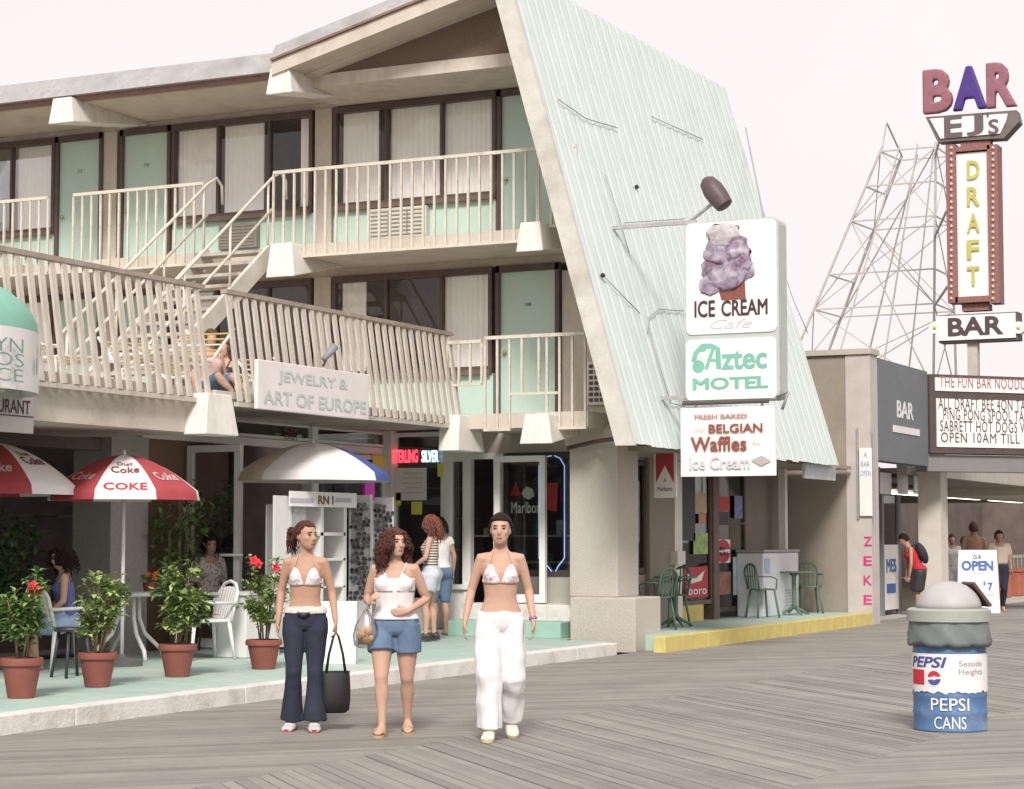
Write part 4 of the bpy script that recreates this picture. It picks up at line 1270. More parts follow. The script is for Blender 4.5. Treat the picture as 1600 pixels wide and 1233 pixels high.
# ---- parasols
def parasol(name, label, u, v, ztop, zrim, R_, cols, spin, group=None, drop=.07, valance=.10, pole_to=.15, texts=(), tilt=0):
    b = W(u, v, z=.148)
    t = thing(name, label, 'parasol', b, group=group)
    n = 8
    top = V((b.x, b.y, ztop))
    def sp_(a, s_):
        # s_ 0..1 from the tip to the rim; ribs at multiples of 45 deg, cloth sags between
        f = abs(((a - spin) / (2 * pi / n)) % 1 - .5) * 2            # 1 at ribs
        r = R_ * s_ * (1 - .045 * (1 - f) * s_)
        z = ztop - (ztop - zrim) * (s_ ** 1.75) - .03 * (1 - f) * s_ * (1 - s_) * 2
        if s_ > 1:
            z = zrim - (s_ - 1) * 1.0 * valance / .12; r = R_ * (1 - .045 * (1 - f)) * (1 + (s_ - 1) * .25)
        return V((b.x + r * cos(a), b.y + r * sin(a), z))
    SS = [0.001, .12, .25, .4, .55, .7, .85, .95, 1.0, 1.06, 1.12]
    for k in range(n):
        a0 = spin + 2 * pi * k / n
        mb = MB(); K = 8
        vs = [sp_(a0 + 2 * pi / n * j / K, s_) for s_ in SS for j in range(K + 1)]
        fs = [(i * (K + 1) + j, i * (K + 1) + j + 1, (i + 1) * (K + 1) + j + 1, (i + 1) * (K + 1) + j) for i in range(len(SS) - 1) for j in range(K)]
        mb.add(vs, fs)
        mb.build('canopy_panel', cols[k % len(cols)], t, smooth='auto')
        MB().tube([sp_(a0, s_) - UZ * .012 for s_ in (.02, .3, .6, .9)], .006, 4).build('rib', alu, t)
    for k, s_, body, w_, h_, mat in texts:
        # lettering wrapped on panel k at radius s_
        cu = bpy.data.curves.new('t', 'FONT'); cu.body = body; cu.offset = .02; cu.resolution_u = 2
        o = bpy.data.objects.new('t', cu); me = bpy.data.meshes.new_from_object(o)
        bpy.data.objects.remove(o); bpy.data.curves.remove(cu)
        xs = [q.co.x for q in me.vertices]; ys = [q.co.y for q in me.vertices]
        mb = MB(); ac = spin + 2 * pi * (k + .5) / n
        for q in me.vertices:
            fx = (q.co.x - min(xs)) / (max(xs) - min(xs)) - .5; fy = (q.co.y - min(ys)) / (max(ys) - min(ys)) - .5
            s2 = s_ - fy * h_
            p = sp_(ac + fx * w_ / (s2 * R_), s2)
            d = V((cos(ac), sin(ac), .7)).normalized()
            mb.v.append(p + d * .008)
        mb.f = [tuple(q.vertices) for q in me.polygons]; mb.m = [0] * len(mb.f)
        bpy.data.meshes.remove(me)
        mb.build('lettering', mat, t)
    MB().tube([(b.x, b.y, ztop - .02), (b.x, b.y, ztop + .05)], [.02, .012], 8).build('finial', alu, t, smooth=True)
    MB().tube([(b.x, b.y, pole_to), (b.x, b.y, ztop)], .02, 10).build('pole', alu, t, smooth=True)
    MB().lathe([(.0, 0), (.22, 0), (.22, .05), (.05, .09), (.03, .12)], b, 18).build('foot', M('dark concrete', (.12, .12, .12), .9), t)
    return t
redc = M('red canopy cloth', (.36, .055, .065), .75, .08, 5); whc = M('white canopy cloth', (.74, .70, .68), .8, .05, 5)
gyt = M('maroon print', (.20, .06, .07), .7); wtt = M('pale print', (.62, .42, .42), .7); redt = M('bright red print', (.62, .02, .03), .6)
SP = radians(206) - radians(22.5) - radians(90) * 0
camdir = atan2(-13.57, -18.2)
parasol('patio_parasol', 'red and white cola parasol right of its twin, white panel in front', 190, 1040, 2.37, 1.985, .80, [whc, redc], camdir - pi / 8 + .02,
        group='red and white parasols',
        texts=[(0, .62, 'Coke', .30, .15, gyt), (0, .47, 'Diet', .16, .09, gyt), (0, .95, 'COKE', .46, .12, redt), (1, .75, 'Coke', .32, .16, wtt), (7, .75, 'Coke', .32, .16, wtt)])
parasol('patio_parasol', 'red and white cola parasol cut by the left edge', -18, 1045, 2.48, 2.03, .88, [redc, whc], camdir - pi / 8 + .12,
        group='red and white parasols', texts=[(1, .62, 'Coke', .30, .15, gyt), (1, .47, 'Diet', .16, .09, gyt), (0, .75, 'Coke', .32, .16, wtt)])
bluec = M('blue canopy cloth', (.06, .10, .30), .7, .08, 5); yelc = M('faded cream canopy cloth', (.66, .56, .42), .8, .08, 5)
parasol('stall_parasol', 'white parasol with one blue panel over the sunglasses stall', 487, 1012, 2.66, 2.28, .94, [whc, bluec, whc, whc, whc, whc, yelc, whc], camdir - pi / 8 + .42,
        texts=())

# ---- white plastic table with flowers
whp = M('white plastic', (.72, .71, .69), .4, .04, 4)
def table_white(loc, label):
    t = thing('patio_table', label, 'table', loc, rotz=.3)
    MB().lathe([(.0, .70), (.44, .70), (.46, .715), (.46, .735), (.44, .745), (.0, .745)], (0, 0, 0), 28).build('table_top', whp, t, smooth='auto')
    for k in range(4):
        a = pi / 4 + k * pi / 2
        d = V((cos(a), sin(a), 0))
        MB().tube([d * .12 + UZ * .70, d * .13 + UZ * .45, d * .2 + UZ * .28, d * .4 + UZ * .1, d * .43 + UZ * .0], .024, 8).build('leg', whp, t, smooth=True)
    return t
tb = W(200, 1030, z=.148)
table_white(tb, 'round white plastic table under the red and white parasol')
fp = thing('flower_pot', 'small pot of red and orange flowers on the white table', 'plant', tb + V((.2, -.12, .745)))
fb = tb + V((.2, -.12, .745))
MB().lathe([(.05, 0), (.07, .1), (.06, .1)], fb, 12).build('pot', terra, fp, smooth=True)
mb = MB()
for k in range(40):
    d = V((rr(-1, 1), rr(-1, 1), rr(.1, 1)))
    leaf(mb, fb + UZ * .1 + d * .06, d, UZ, .06, .035)
mb.build('foliage', leafm, fp, kind='stuff')
for k in range(6):
    flower(fp, fb + V((rr(-.08, .08), rr(-.08, .08), rr(.14, .2))), .03, redf if k % 2 else M('orange petals', (.65, .22, .03), .6))
def chair_white(loc, rz, label):
    t = thing('plastic_chair', label, 'chair', loc, rotz=rz, group='white plastic chairs on the patio')
    MB().loft([[V((x, y, z)) for x, y in ((-.22, -.22), (.24, -.23), (.24, .23), (-.22, .22))] for z in (.41, .445)]).build('seat', whp, t, bevel=.012)
    # rounded back of vertical slats
    for k in range(7):
        y = -.18 + k * .06
        MB().bar((-.22, y, .44), (-.30 - .02 * (1 - (y / .2) ** 2), y, .80 - .5 * y * y), .034, .014, ref=(1, 0, 0)).build('back_slat', whp, t)
    MB().tube([(-.22, -.235, .42), (-.30, -.23, .74), (-.32, -.14, .83), (-.325, 0, .86), (-.32, .14, .83), (-.30, .23, .74), (-.22, .235, .42)], .018, 8).build('back_frame', whp, t, smooth=True)
    for s_ in (-1, 1):
        MB().tube([(-.29, s_ * .25, .62), (.1, s_ * .27, .63), (.22, s_ * .26, .6), (.24, s_ * .25, .42)], .018, 8).build('arm_rest', whp, t, smooth=True)
        for x in (-.22, .22):
            MB().tube([(x * .95, s_ * .2, .42), (x * 1.2, s_ * .24, 0)], [.024, .016], 8).build('leg', whp, t, smooth=True)
    return t
chair_white(W(100, 1046, z=.148), radians(-25), 'white plastic chair holding the seated woman in blue')
chair_white(W(318, 1030, z=.148), radians(150), 'white plastic chair half hidden behind the third potted shrub')
# dark trolley legs beside the first chair
ds = thing('dark_stool', 'dark stool standing between the two leftmost potted shrubs', 'stool', W(112, 1058, z=.148), rotz=.4)
MB().lathe([(.0, .44), (.17, .44), (.18, .46), (.17, .48), (.0, .48)], (0, 0, 0), 18).build('seat', black, ds, smooth='auto')
for k in range(4):
    a = k * pi / 2
    MB().tube([(cos(a) * .13, sin(a) * .13, .44), (cos(a) * .2, sin(a) * .2, 0)], .016, 8).build('leg', M('dark blue steel', (.04, .045, .06), .5), ds, smooth=True)

# ---- greenery behind the tables
def bush(name, label, lo_, hi_, n, mat, size=.09, group=None):
    c_ = (V(lo_) + V(hi_)) / 2
    t = thing(name, label, 'plant', (c_.x, c_.y, lo_[2]), group=group)
    mb = MB()
    ex = (V(hi_) - V(lo_)) / 2
    for k in range(n):
        d = V((rr(-1, 1), rr(-1, 1), rr(-1, 1)))
        if d.length > 1.05 + .25 * noise.noise(d * 2.5):
            continue
        p = c_ + V((d.x * ex.x, d.y * ex.y, d.z * ex.z))
        leaf(mb, p, V((rr(-1, 1), rr(-1, 1), rr(-.8, .5))), UZ, size * rr(.7, 1.4), size * rr(.4, .8), 0 if random.random() < .75 else 1)
    mb.build('foliage', [mat, leafm], t, kind='stuff')
    for k in range(4):
        x = c_.x + ex.x * rr(-.5, .5)
        MB().tube([(x, c_.y, .15), (x + rr(-.1, .1), c_.y, c_.z), (x + rr(-.3, .3), c_.y + rr(-.2, .2), c_.z + ex.z * .6)], [.03, .02, .008], 6).build('stem', stemm, t, smooth=True)
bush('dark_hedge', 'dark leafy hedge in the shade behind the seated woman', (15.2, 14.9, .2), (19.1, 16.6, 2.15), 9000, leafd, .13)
bush('climbing_plant', 'leafy climber in front of the brown wall panel', (19.9, 14.1, .9), (21.0, 14.65, 2.2), 800, leafm, .10)

# ---- sunglasses stall
st_ = thing('display_cabinet', 'white open display cabinet of the sunglasses stall', 'cabinet', W(485, 1016, z=.148))
b0 = st_.location.copy()
def cb(u0, u1, v0, v1, dy0, dy1, name, mat, par=None, yb=None):
    y = b0.y
    a, b = W(u0, v1, y=y), W(u1, v0, y=y)
    return B(a.x, b.x, y + dy0, y + dy1, max(a.z, .15), b.z).build(name, mat, par or st_)
wcab = M('cabinet white', (.66, .65, .63), .5, .06, 3)
cb(428, 456, 775, 1012, 0, .03, 'side_panel', wcab)
cb(456, 540, 790, 1012, .36, .38, 'back_panel', M('cabinet back', (.45, .46, .45), .6), )
cb(456, 478, 790, 1012, 0, .02, 'peg_panel', M('peg panel', (.36, .36, .37), .6, .3, 20))
cb(500, 506, 790, 1012, .0, .36, 'upright', wcab)
cb(536, 542, 775, 1012, .0, .36, 'side_panel', wcab)
for v in (832, 872, 915, 950):
    cb(478, 540, v, v + 5, .0, .36, 'shelf', wcab)
hd = cb(449, 552, 771, 791, -.05, -.02, 'header_board', cleanw)
a, b = W(497, 788, y=b0.y - .053), W(521, 775, y=b0.y - .053)
text('RN I', M('brown print', (.22, .12, .09), .6), hd, ((a.x + b.x) / 2, b0.y - .053, (a.z + b.z) / 2), RY, UZ, b.x - a.x, b.z - a.z, bold=.02)
pv = M('pale violet print', (.46, .44, .52), .6)
for u0, u1 in ((453, 490), (524, 549)):
    a, b = W(u0, 785, y=b0.y - .053), W(u1, 779, y=b0.y - .053)
    B(a.x, b.x, b0.y - .054, b0.y - .0505, a.z, b.z).build('print', pv, hd)
# racks with sunglasses hung in rows
lensm = M('smoke lens', (.035, .03, .04), .15, .2, 9, spec=.7)
gmats = [M('frame black', (.03, .03, .035), .3), M('frame silver', (.5, .5, .52), .3, metal=.6), M('frame tortoise', (.16, .08, .05), .35), M('frame rose', (.35, .10, .16), .35)]
gl_me = []
for gm in gmats:
    mb = MB()
    for s_ in (-1, 1):
        mb.lathe([(.0, -.003), (.027, -.003), (.027, .003), (.0, .003)], (s_ * .036, 0, 0), 10, m=0)
        mb.add([(s_ * .066, 0, .01), (s_ * .066, 0, .02), (s_ * .072, .0, .02), (s_ * .072, 0, .01), (s_ * .06, .0, -.1), (s_ * .06, .008, -.1), (s_ * .065, .008, -.1), (s_ * .065, 0, -.1)], [(0, 1, 2, 3), (0, 1, 5, 4), (2, 3, 7, 6)], 1)
    mb.box(-.014, .014, -.004, .004, .004, .012, m=1)
    # lens discs stand upright, arms folded back
    for i, q in enumerate(mb.v):
        mb.v[i] = V((q.x, -q.z, q.y))
    me = bpy.data.meshes.new('sunglasses'); me.from_pydata(mb.v, [], mb.f)
    me.materials.append(lensm); me.materials.append(gm)
    me.polygons.foreach_set('material_index', mb.m)
    gl_me.append(me)
def rack(u, v, label, where, ux, ztop):
    b = W(u, v, z=.148)
    t = thing('sunglasses_rack', label, 'rack', b, rotz=camdir + pi / 2)
    B(-.13, .13, -.02, .02, .1, ztop - .148).build('panel', M('rack panel', (.42, .41, .41), .6, .15, 9), t)
    B(-.15, .15, -.16, .16, 0, .1).build('base', black, t)
    for s_ in (-1, 1):
        B(s_ * .135 - .012, s_ * .135 + .012, -.03, .03, .1, ztop - .14).build('side_rail', M('rack white', (.6, .6, .6), .5), t)
    rz = camdir + pi / 2
    rot = Matrix.Rotation(rz, 3, 'Z')
    rows = int((ztop - .75) / .062)
    for k in range(rows):
        z = ztop - .12 - k * .062
        lp = b + rot @ V((rr(-.035, .035), -.04, 0)); lp.z = z
        o = link('sunglasses', random.choice(gl_me), None, lp, label='pair of sunglasses hanging on the ' + where, category='sunglasses', group='sunglasses on the ' + where)
        o.rotation_euler = (rr(-.25, .25), 0, rz + rr(-.25, .25))
        for s_ in (-1, 1):
            if random.random() < .8:
                lp = b + rot @ V((s_ * .075 + rr(-.02, .02), -.05, 0)); lp.z = z + rr(-.03, .03)
                o = link('sunglasses', random.choice(gl_me), None, lp, label='pair of sunglasses hanging on the ' + where, category='sunglasses', group='sunglasses on the ' + where)
                o.rotation_euler = (rr(-.3, .3), 0, rz + rr(-.4, .4)); o.scale = (.8, 1, .9)
rack(562, 1006, 'left of two tall racks hung with sunglasses', 'left tall rack', 0, 2.03)
rack(597, 1000, 'right of two tall racks hung with sunglasses', 'right tall rack', 0, 2.02)
B(*(lambda p: (p.x - .03, p.x + .03, p.y + .1, p.y + .14, .15, 2.0))(W(582, 1003, z=.148))).build('dark_post', black, label='dark upright post between the two sunglasses racks', category='post')
bag_m = M('magenta cloth', (.45, .04, .34), .8, .15, 5)
p = W(578, 760, y=13.25)
MB().box(p.x - .12, p.x + .12, 13.25, 13.29, p.z - .18, p.z + .16).build('hanging_scarf', bag_m, label='magenta cloth hanging above the sunglasses racks', category='cloth')
# counter, chair and board at the stall
cw = thing('white_counter', 'pale box counter behind the potted shrub with red blooms', 'counter', W(410, 1026, z=.148))
c0 = cw.location
B(c0.x - .34, c0.x + .36, c0.y, c0.y + .45, .148, .84).build('body', wcab, cw, bevel=.01)
B(c0.x - .37, c0.x + .39, c0.y - .03, c0.y + .48, .842, .875).build('top', M('counter top', (.55, .54, .52), .5), cw, bevel=.006)
oc = thing('office_chair', 'black office chair with curved back bracket by the glass door', 'chair', W(368, 1012, z=.148), rotz=radians(20))
blk = M('black fabric', (.025, .024, .027), .85, .2, 20)
MB().loft([[V((x * .23, y * .23, .45 + dz)) for x, y in ((1, .5), (.5, 1), (-.5, 1), (-1, .5), (-1, -.5), (-.5, -1), (.5, -1), (1, -.5))] for dz in (0, .07)]).build('seat', blk, oc, bevel=.02)
MB().ell((-.27, 0, .92), .04, .2, .2, 16, 10).build('backrest', blk, oc, smooth=True)
MB().tube([(-.28, 0, .85), (-.36, 0, .68), (-.34, 0, .5), (-.2, 0, .43), (0, 0, .43)], .025, 8).build('back_bracket', black, oc, smooth=True)
MB().tube([(0, 0, .08), (0, 0, .45)], .03, 10).build('gas_post', black, oc, smooth=True)
for k in range(5):
    a = 2 * pi * k / 5
    e = V((cos(a) * .28, sin(a) * .28, .05))
    MB().tube([(0, 0, .1), e + UZ * .03], [.025, .018], 8).build('base_arm', black, oc, smooth=True)
    MB().ell(e - UZ * .02, .03, .03, .03, 8, 6).build('caster', black, oc, smooth=True)
ab = thing('blank_board', 'blank white sandwich board standing behind the woman in jeans', 'board', W(528, 1036, z=.148), rotz=radians(26 - 90))
for s_ in (-1, 1):
    MB().prism([(-.2, s_ * .16, 0), (.2, s_ * .16, 0), (.2, s_ * .012, .66), (-.2, s_ * .012, .66)], (0, s_ * .018, 0)).build('face', cleanw, ab)
# ================================================================== things in and on the shop windows
def neon(name, label, paths, mat, r=.010):
    t = thing(name, label, 'neon sign', V(paths[0][0]))
    for p in paths:
        MB().tube(p, r, 6).build('tube', mat, t, smooth=True)
    return t
nblue = M('blue neon', (.35, .55, 1.0), .4, 0, emit=.35); nred = M('red neon', (1.0, .05, .08), .4, 0, emit=1.6); ngreen = M('green neon', (.3, 1, .15), .4, 0, emit=1.5)
XN = XW - .03
def wx(u, v, x=XW - .035):
    return W(u, v, x=x)
def outline(pts, f):
    return [f(*p) for p in pts]
neon('window_outline', 'pale blue neon outline in the tobacco window left of the pebble column',
     [outline([(862, 893), (852, 880), (842, 873), (842, 728), (852, 714), (862, 712)], wx), outline([(866, 712), (875, 716), (882, 728), (882, 872), (872, 885), (868, 893)], wx)], nblue, .008)
neon('porch_outline', 'pale blue neon outline in the narrow porch window',
     [outline([(962, 716), (982, 716), (986, 726), (993, 732), (993, 880), (980, 890), (962, 890)], lambda u, v: W(u, v, y=YP - .045))], nblue, .008)
ng = thing('green_neon', 'small green and white neon figure in the narrow porch window', 'neon sign', W(967, 775, y=YP - .05))
text('12', M('white neon', (1, 1, .95), .4, 0, emit=1.2), ng, W(967, 757, y=YP - .05), RY, UZ, .26, .11, bold=.02)
text('FS', ngreen, ng, W(968, 777, y=YP - .05), RY, UZ, .26, .16, bold=.02)
ss = thing('silver_neon', 'red and blue neon lettering in the jewellery window', 'neon sign', wx(650, 715, XW - .06))
text('STERLING', nred, ss, wx(633, 713, XW - .06), RX, UZ, .42, .19, bold=.025)
text('SILVER', M('ice blue neon', (.45, .75, 1.0), .4, 0, emit=1.6), ss, wx(672, 713, XW - .06), RX, UZ, .27, .17, bold=.025)
cm = thing('cigarette_lettering', 'white lettering with red and pale shapes in the tobacco window', 'sign', wx(823, 795))
text('Marlboro', M('pale green print', (.50, .56, .46), .6), cm, wx(825, 793), RX, UZ, .52, .16, bold=.01)
mr_ = M('dull red print', (.32, .03, .04), .6)
q = [wx(*p) for p in ((797, 775), (806, 752), (815, 775))]
MB().add(q, [(0, 1, 2)]).build('red_shape', mr_, cm)
q = [wx(*p) for p in ((815, 770), (822, 760), (832, 764), (835, 775), (826, 781), (818, 777))]
MB().add(q, [tuple(range(6))]).build('pale_shape', MATS['pale green print'], cm)
q = [wx(*p) for p in ((845, 757), (872, 754), (870, 800), (852, 795))]
MB().add(q, [tuple(range(4))]).build('red_shape', mr_, cm)
# papers and notes
ws = thing('paper_sheet', 'large white paper sheet taped in the jewellery window', 'paper', wx(643, 783))
a, b = wx(619, 782), wx(667, 731)
B(XW - .045, XW - .04, b.y, a.y, a.z, b.z).build('sheet', cleanw, ws)
for k in range(5):
    B(XW - .048, XW - .0455, b.y + .06, a.y - .05 - rr(0, .15), b.z - .08 - k * .07, b.z - .068 - k * .07).build('print', MATS['pale grey print'], ws)
yn = M('yellow paper', (.72, .68, .12), .7, .05)
for (u0, u1, v0, v1), lab in (((643, 660, 784, 804), 'yellow note below the large white sheet'), ((611, 627, 770, 790), 'pale yellow note left under the white sheet'), ((684, 699, 724, 745), 'yellow note right of the white sheet')):
    a, b = wx(u0, v1), wx(u1, v0)
    B(XW - .045, XW - .04, b.y, a.y, a.z, b.z).build('note', yn, label=lab, category='note', group='yellow notes in the window')
a, b = W(582, 735, y=YS - .045), W(600, 712, y=YS - .045)
B(a.x, b.x, YS - .045, YS - .04, a.z, b.z).build('note', yn, label='yellow note high beside the white corner post', category='note', group='yellow notes in the window')
pk = W(470, 672, y=YS - .04)
sn = thing('window_lettering', 'dark red lettering in the transom window under the jewelry board', 'sign', pk)
text('GZX\nD-21', M('red brown print', (.30, .07, .06), .6), sn, W(455, 678, y=YS - .045), RY, UZ, .35, .16, bold=.01)
gb = thing('window_backing', 'green window backing behind the jewelry board', 'panel', W(440, 665, y=YS + .1))
B(22.5, 23.8, YS + .15, YS + .17, 2.8, 2.98).build('sheet', M('green backing', (.16, .30, .22), .7), gb)
# goods on the tobacco shop shelves
gcol = [M('pack ' + n, c, .5) for n, c in (('red', (.4, .05, .05)), ('white', (.6, .6, .58)), ('green', (.08, .25, .12)), ('blue', (.08, .14, .35)), ('gold', (.5, .38, .1)))]
for k in range(9):
    y = 11.95 + k * .2
    z = 1.15 if k % 2 else 1.53
    B(26.95, 27.1, y, y + rr(.05, .12), z, z + rr(.1, .22)).build('shelf_box', random.choice(gcol), label=['red', 'white', 'green', 'blue', 'gold', 'small', 'tall', 'narrow', 'wide'][k] + ' package on the tobacco shop shelf', category='box', group='packages on the tobacco shop shelves')
# posters behind the porch glass
def poster(u0, u1, v0, v1, y, mat, label, extra=None, name='poster'):
    a, b = W(u0, v1, y=y), W(u1, v0, y=y)
    t = thing(name, label, 'poster', ((a.x + b.x) / 2, y, a.z))
    B(a.x, b.x, y, y + .006, a.z, b.z).build('sheet', mat, t)
    if extra:
        extra(t, a, b)
    return t
YG = YP - .04
redp = M('poster red', (.45, .035, .05), .55, .08); dkp = M('poster dark', (.05, .045, .06), .6, .4, 12); tanp = M('poster tan', (.45, .36, .24), .6, .2, 6)
wtx = M('print white', (.75, .73, .71), .6)
def ex1(t, a, b):
    text('lboro', wtx, t, ((a.x + b.x) / 2, YG - .002, a.z + .11), RY, UZ, (b.x - a.x) * .85, .13, bold=.01)
    q = [(a.x + .1, b.z - .1), (a.x + .45, b.z - .18), (b.x - .15, b.z - .06), (b.x - .3, b.z - .22), (a.x + .2, b.z - .26)]
    MB().add([(x, YG - .004, z) for x, z in q], [tuple(range(5))]).build('print', wtx, t)
poster(1070, 1106, 885, 935, YG, redp, 'red poster with white lettering low in the porch window', ex1)
poster(1060, 1086, 745, 845, YG, dkp, 'dark picture poster in the porch window', None)
poster(1086, 1104, 770, 800, YG, tanp, 'tan sticker high in the porch window')
poster(1092, 1103, 803, 818, YG, M('poster orange', (.5, .25, .12), .6), 'small orange sticker in the porch window')
poster(1084, 1106, 833, 866, YG, M('poster green orange', (.30, .42, .16), .6, .6, 9), 'green and orange sticker in the porch window')
poster(1118, 1140, 776, 798, YG, redp, 'red sticker at the top of the dark porch door')
poster(1120, 1138, 800, 820, YG, dkp, 'dark sticker under the red one on the porch door')
poster(1118, 1142, 893, 930, YG, M('poster red green', (.32, .14, .12), .6, .6, 8), 'red and green picture low on the porch door')
def ex2(t, a, b):
    c = ((a.x + b.x) / 2, (a.z + b.z) / 2); r = (b.z - a.z) / 2; rx = (b.x - a.x) / 2
    def half(s_, mat):
        pts = [(c[0] + rx * cos(t_), YG - .004, c[1] + r * sin(t_)) for t_ in [(.16 + (pi - .32) * k / 12) * s_ for k in range(13)]]
        MB().add(pts, [tuple(range(13))]).build('print', mat, t)
    half(1, redp); half(-1, redp)
    text('NO\nDULL', M('print black', (.03, .03, .03), .6), t, (c[0], YG - .006, c[1]), RY, UZ, rx * 1.5, r * .75, bold=.02)
poster(1118, 1141, 843, 880, YG, wtx, 'round red and white sticker in the middle of the porch door', ex2)
poster(1146, 1160, 870, 930, YG, M('poster pale blue', (.50, .58, .62), .6, .2, 5), 'pale blue poster along the right side of the porch door')
poster(1148, 1160, 775, 810, YG, M('poster blue multi', (.2, .2, .4), .6, .6, 14), 'narrow multicoloured poster at the top right of the porch door')
# ================================================================== porch furniture
grn = M('green painted metal', (.12, .19, .135), .5, .15, 6)
def bistro(loc, rz, label):
    t = thing('bistro_chair', label, 'chair', loc, rotz=rz, group='green metal chairs on the porch')
    MB().lathe([(.0, .44), (.2, .44), (.21, .452), (.2, .465), (.0, .465)], (0, 0, 0), 20).build('seat', grn, t, smooth='auto')
    hoop = [V((-.16, -.17, .45)), V((-.2, -.19, .66))] + [V((-.22, .19 * -cos(pi * k / 8), .72 + .14 * sin(pi * k / 8))) for k in range(9)] + [V((-.2, .19, .66)), V((-.16, .17, .45))]
    MB().tube(hoop, .019, 8).build('back_hoop', grn, t, smooth=True)
    for k in range(4):
        y = -.11 + k * .073
        MB().tube([(-.18, y, .46), (-.215, y, .72 + .14 * sqrt(max(0, 1 - (y / .19) ** 2)) - .01)], .012, 6).build('back_rod', grn, t)
    for sx_, sy in ((1, 1), (1, -1), (-1, 1), (-1, -1)):
        MB().tube([(sx_ * .14, sy * .14, .44), (sx_ * .2, sy * .19, 0)], .018, 8).build('leg', grn, t, smooth=True)
    for s_ in (-1, 1):
        MB().tube([(-.2, s_ * .19, .66), (.02, s_ * .24, .66), (.14, s_ * .22, .62), (.16, s_ * .16, .45)], .011, 8).build('arm', grn, t, smooth=True)
    return t
c1 = bistro(W(1026, 984, z=.203), radians(75), 'green metal chair nearest the pebble column on the porch')
dup(c1, W(1045, 980, z=.203) + V((.35, .1, 0)), radians(150), 'green metal chair behind the nearest porch table')
dup(c1, W(1183, 963, z=.203) - V((.45, .25, 0)), radians(-40), 'green metal chair in front of the white ice chest')
dup(c1, W(1265, 958, z=.203), radians(-150), 'green metal chair against the brown side wall')
def btable(loc, label):
    t = thing('bistro_table', label, 'table', loc, rotz=0)
    MB().lathe([(.0, .70), (.31, .70), (.32, .71), (.31, .725), (.0, .725)], (0, 0, 0), 24).build('table_top', grn, t, smooth='auto')
    MB().lathe([(.09, .70), (.04, .64), (.035, .2), (.06, .1), (.0, .1)], (0, 0, 0), 14).build('pedestal', grn, t, smooth=True)
    for k in range(4):
        a = pi / 4 + k * pi / 2
        MB().tube([(0, 0, .14), (cos(a) * .15, sin(a) * .15, .07), (cos(a) * .27, sin(a) * .27, .012)], [.03, .022, .014], 8).build('foot', grn, t, smooth=True)
    return t
btable(W(1056, 979, z=.203) + V((.0, .0, 0)), 'round green table next to the pebble column')
btable(W(1241, 961, z=.203), 'round green pedestal table between the two right porch chairs')
cup = thing('paper_cup', 'white paper cup on the nearest green porch table', 'cup', W(1056, 979, z=.203) + V((-.1, -.05, .725)))
MB().lathe([(.025, 0), (.035, .1), (.03, .1)], cup.location, 12).build('cup', cleanw, cup, smooth=True)
icx = thing('ice_chest', 'white ice chest against the porch wall', 'freezer', (32.9, 11.2, .2))
a, b = W(1168, 962, y=11.28), W(1224, 957, y=11.28)
B(a.x, b.x, 11.0, 11.46, .2, 1.24).build('body', M('chest white', (.66, .67, .70), .4, .06, 3), icx, bevel=.02)
B(a.x - .02, b.x + .02, 10.98, 11.47, 1.245, 1.29).build('lid', M('chest lid', (.33, .31, .30), .5), icx, bevel=.01)
for k in range(6):
    B(b.x - .75, b.x - .12, 10.99, 10.998, .35 + k * .05, .372 + k * .05).build('grille_bar', M('chest grille', (.45, .47, .52), .5), icx)
B(a.x + .05, a.x + .3, 10.99, 10.998, .9, 1.15).build('label_print', M('chest print', (.35, .45, .62), .5), icx)
# folded napkin box on the pier
nb = B(*(lambda p: (p.x - .02, p.x + .3, 11.3, 11.42, p.z, p.z + .2))(W(1050, 882, y=11.4)))
nb.build('wall_box', white, label='small white box fixed at the foot of the white porch post', category='box')

# ================================================================== trash drum
tp = W(1485, 1140, z=.0)
tr = thing('trash_drum', 'blue oil drum trash can with domed grey lid and printed band', 'trash can', tp, rotz=atan2(-tp.y, -tp.x) + pi / 2)
R_ = .285
dblue = M('drum blue paint', (.085, .17, .33), .5, .15, 5, .1, 20, dirt=(.24, .27, .33), dirt_amt=.8, dirt_scale=5)
prof = [(R_ * .97, 0), (R_, .01), (R_, .02), (R_ * .985, .03)]
for z in (.14, .28, .42):
    prof += [(R_ * .985, z - .02), (R_ * 1.01, z), (R_ * .985, z + .02)]
prof += [(R_ * .985, .66)]
MB().lathe(prof, (0, 0, 0), 40).build('drum', dblue, tr, smooth='auto')
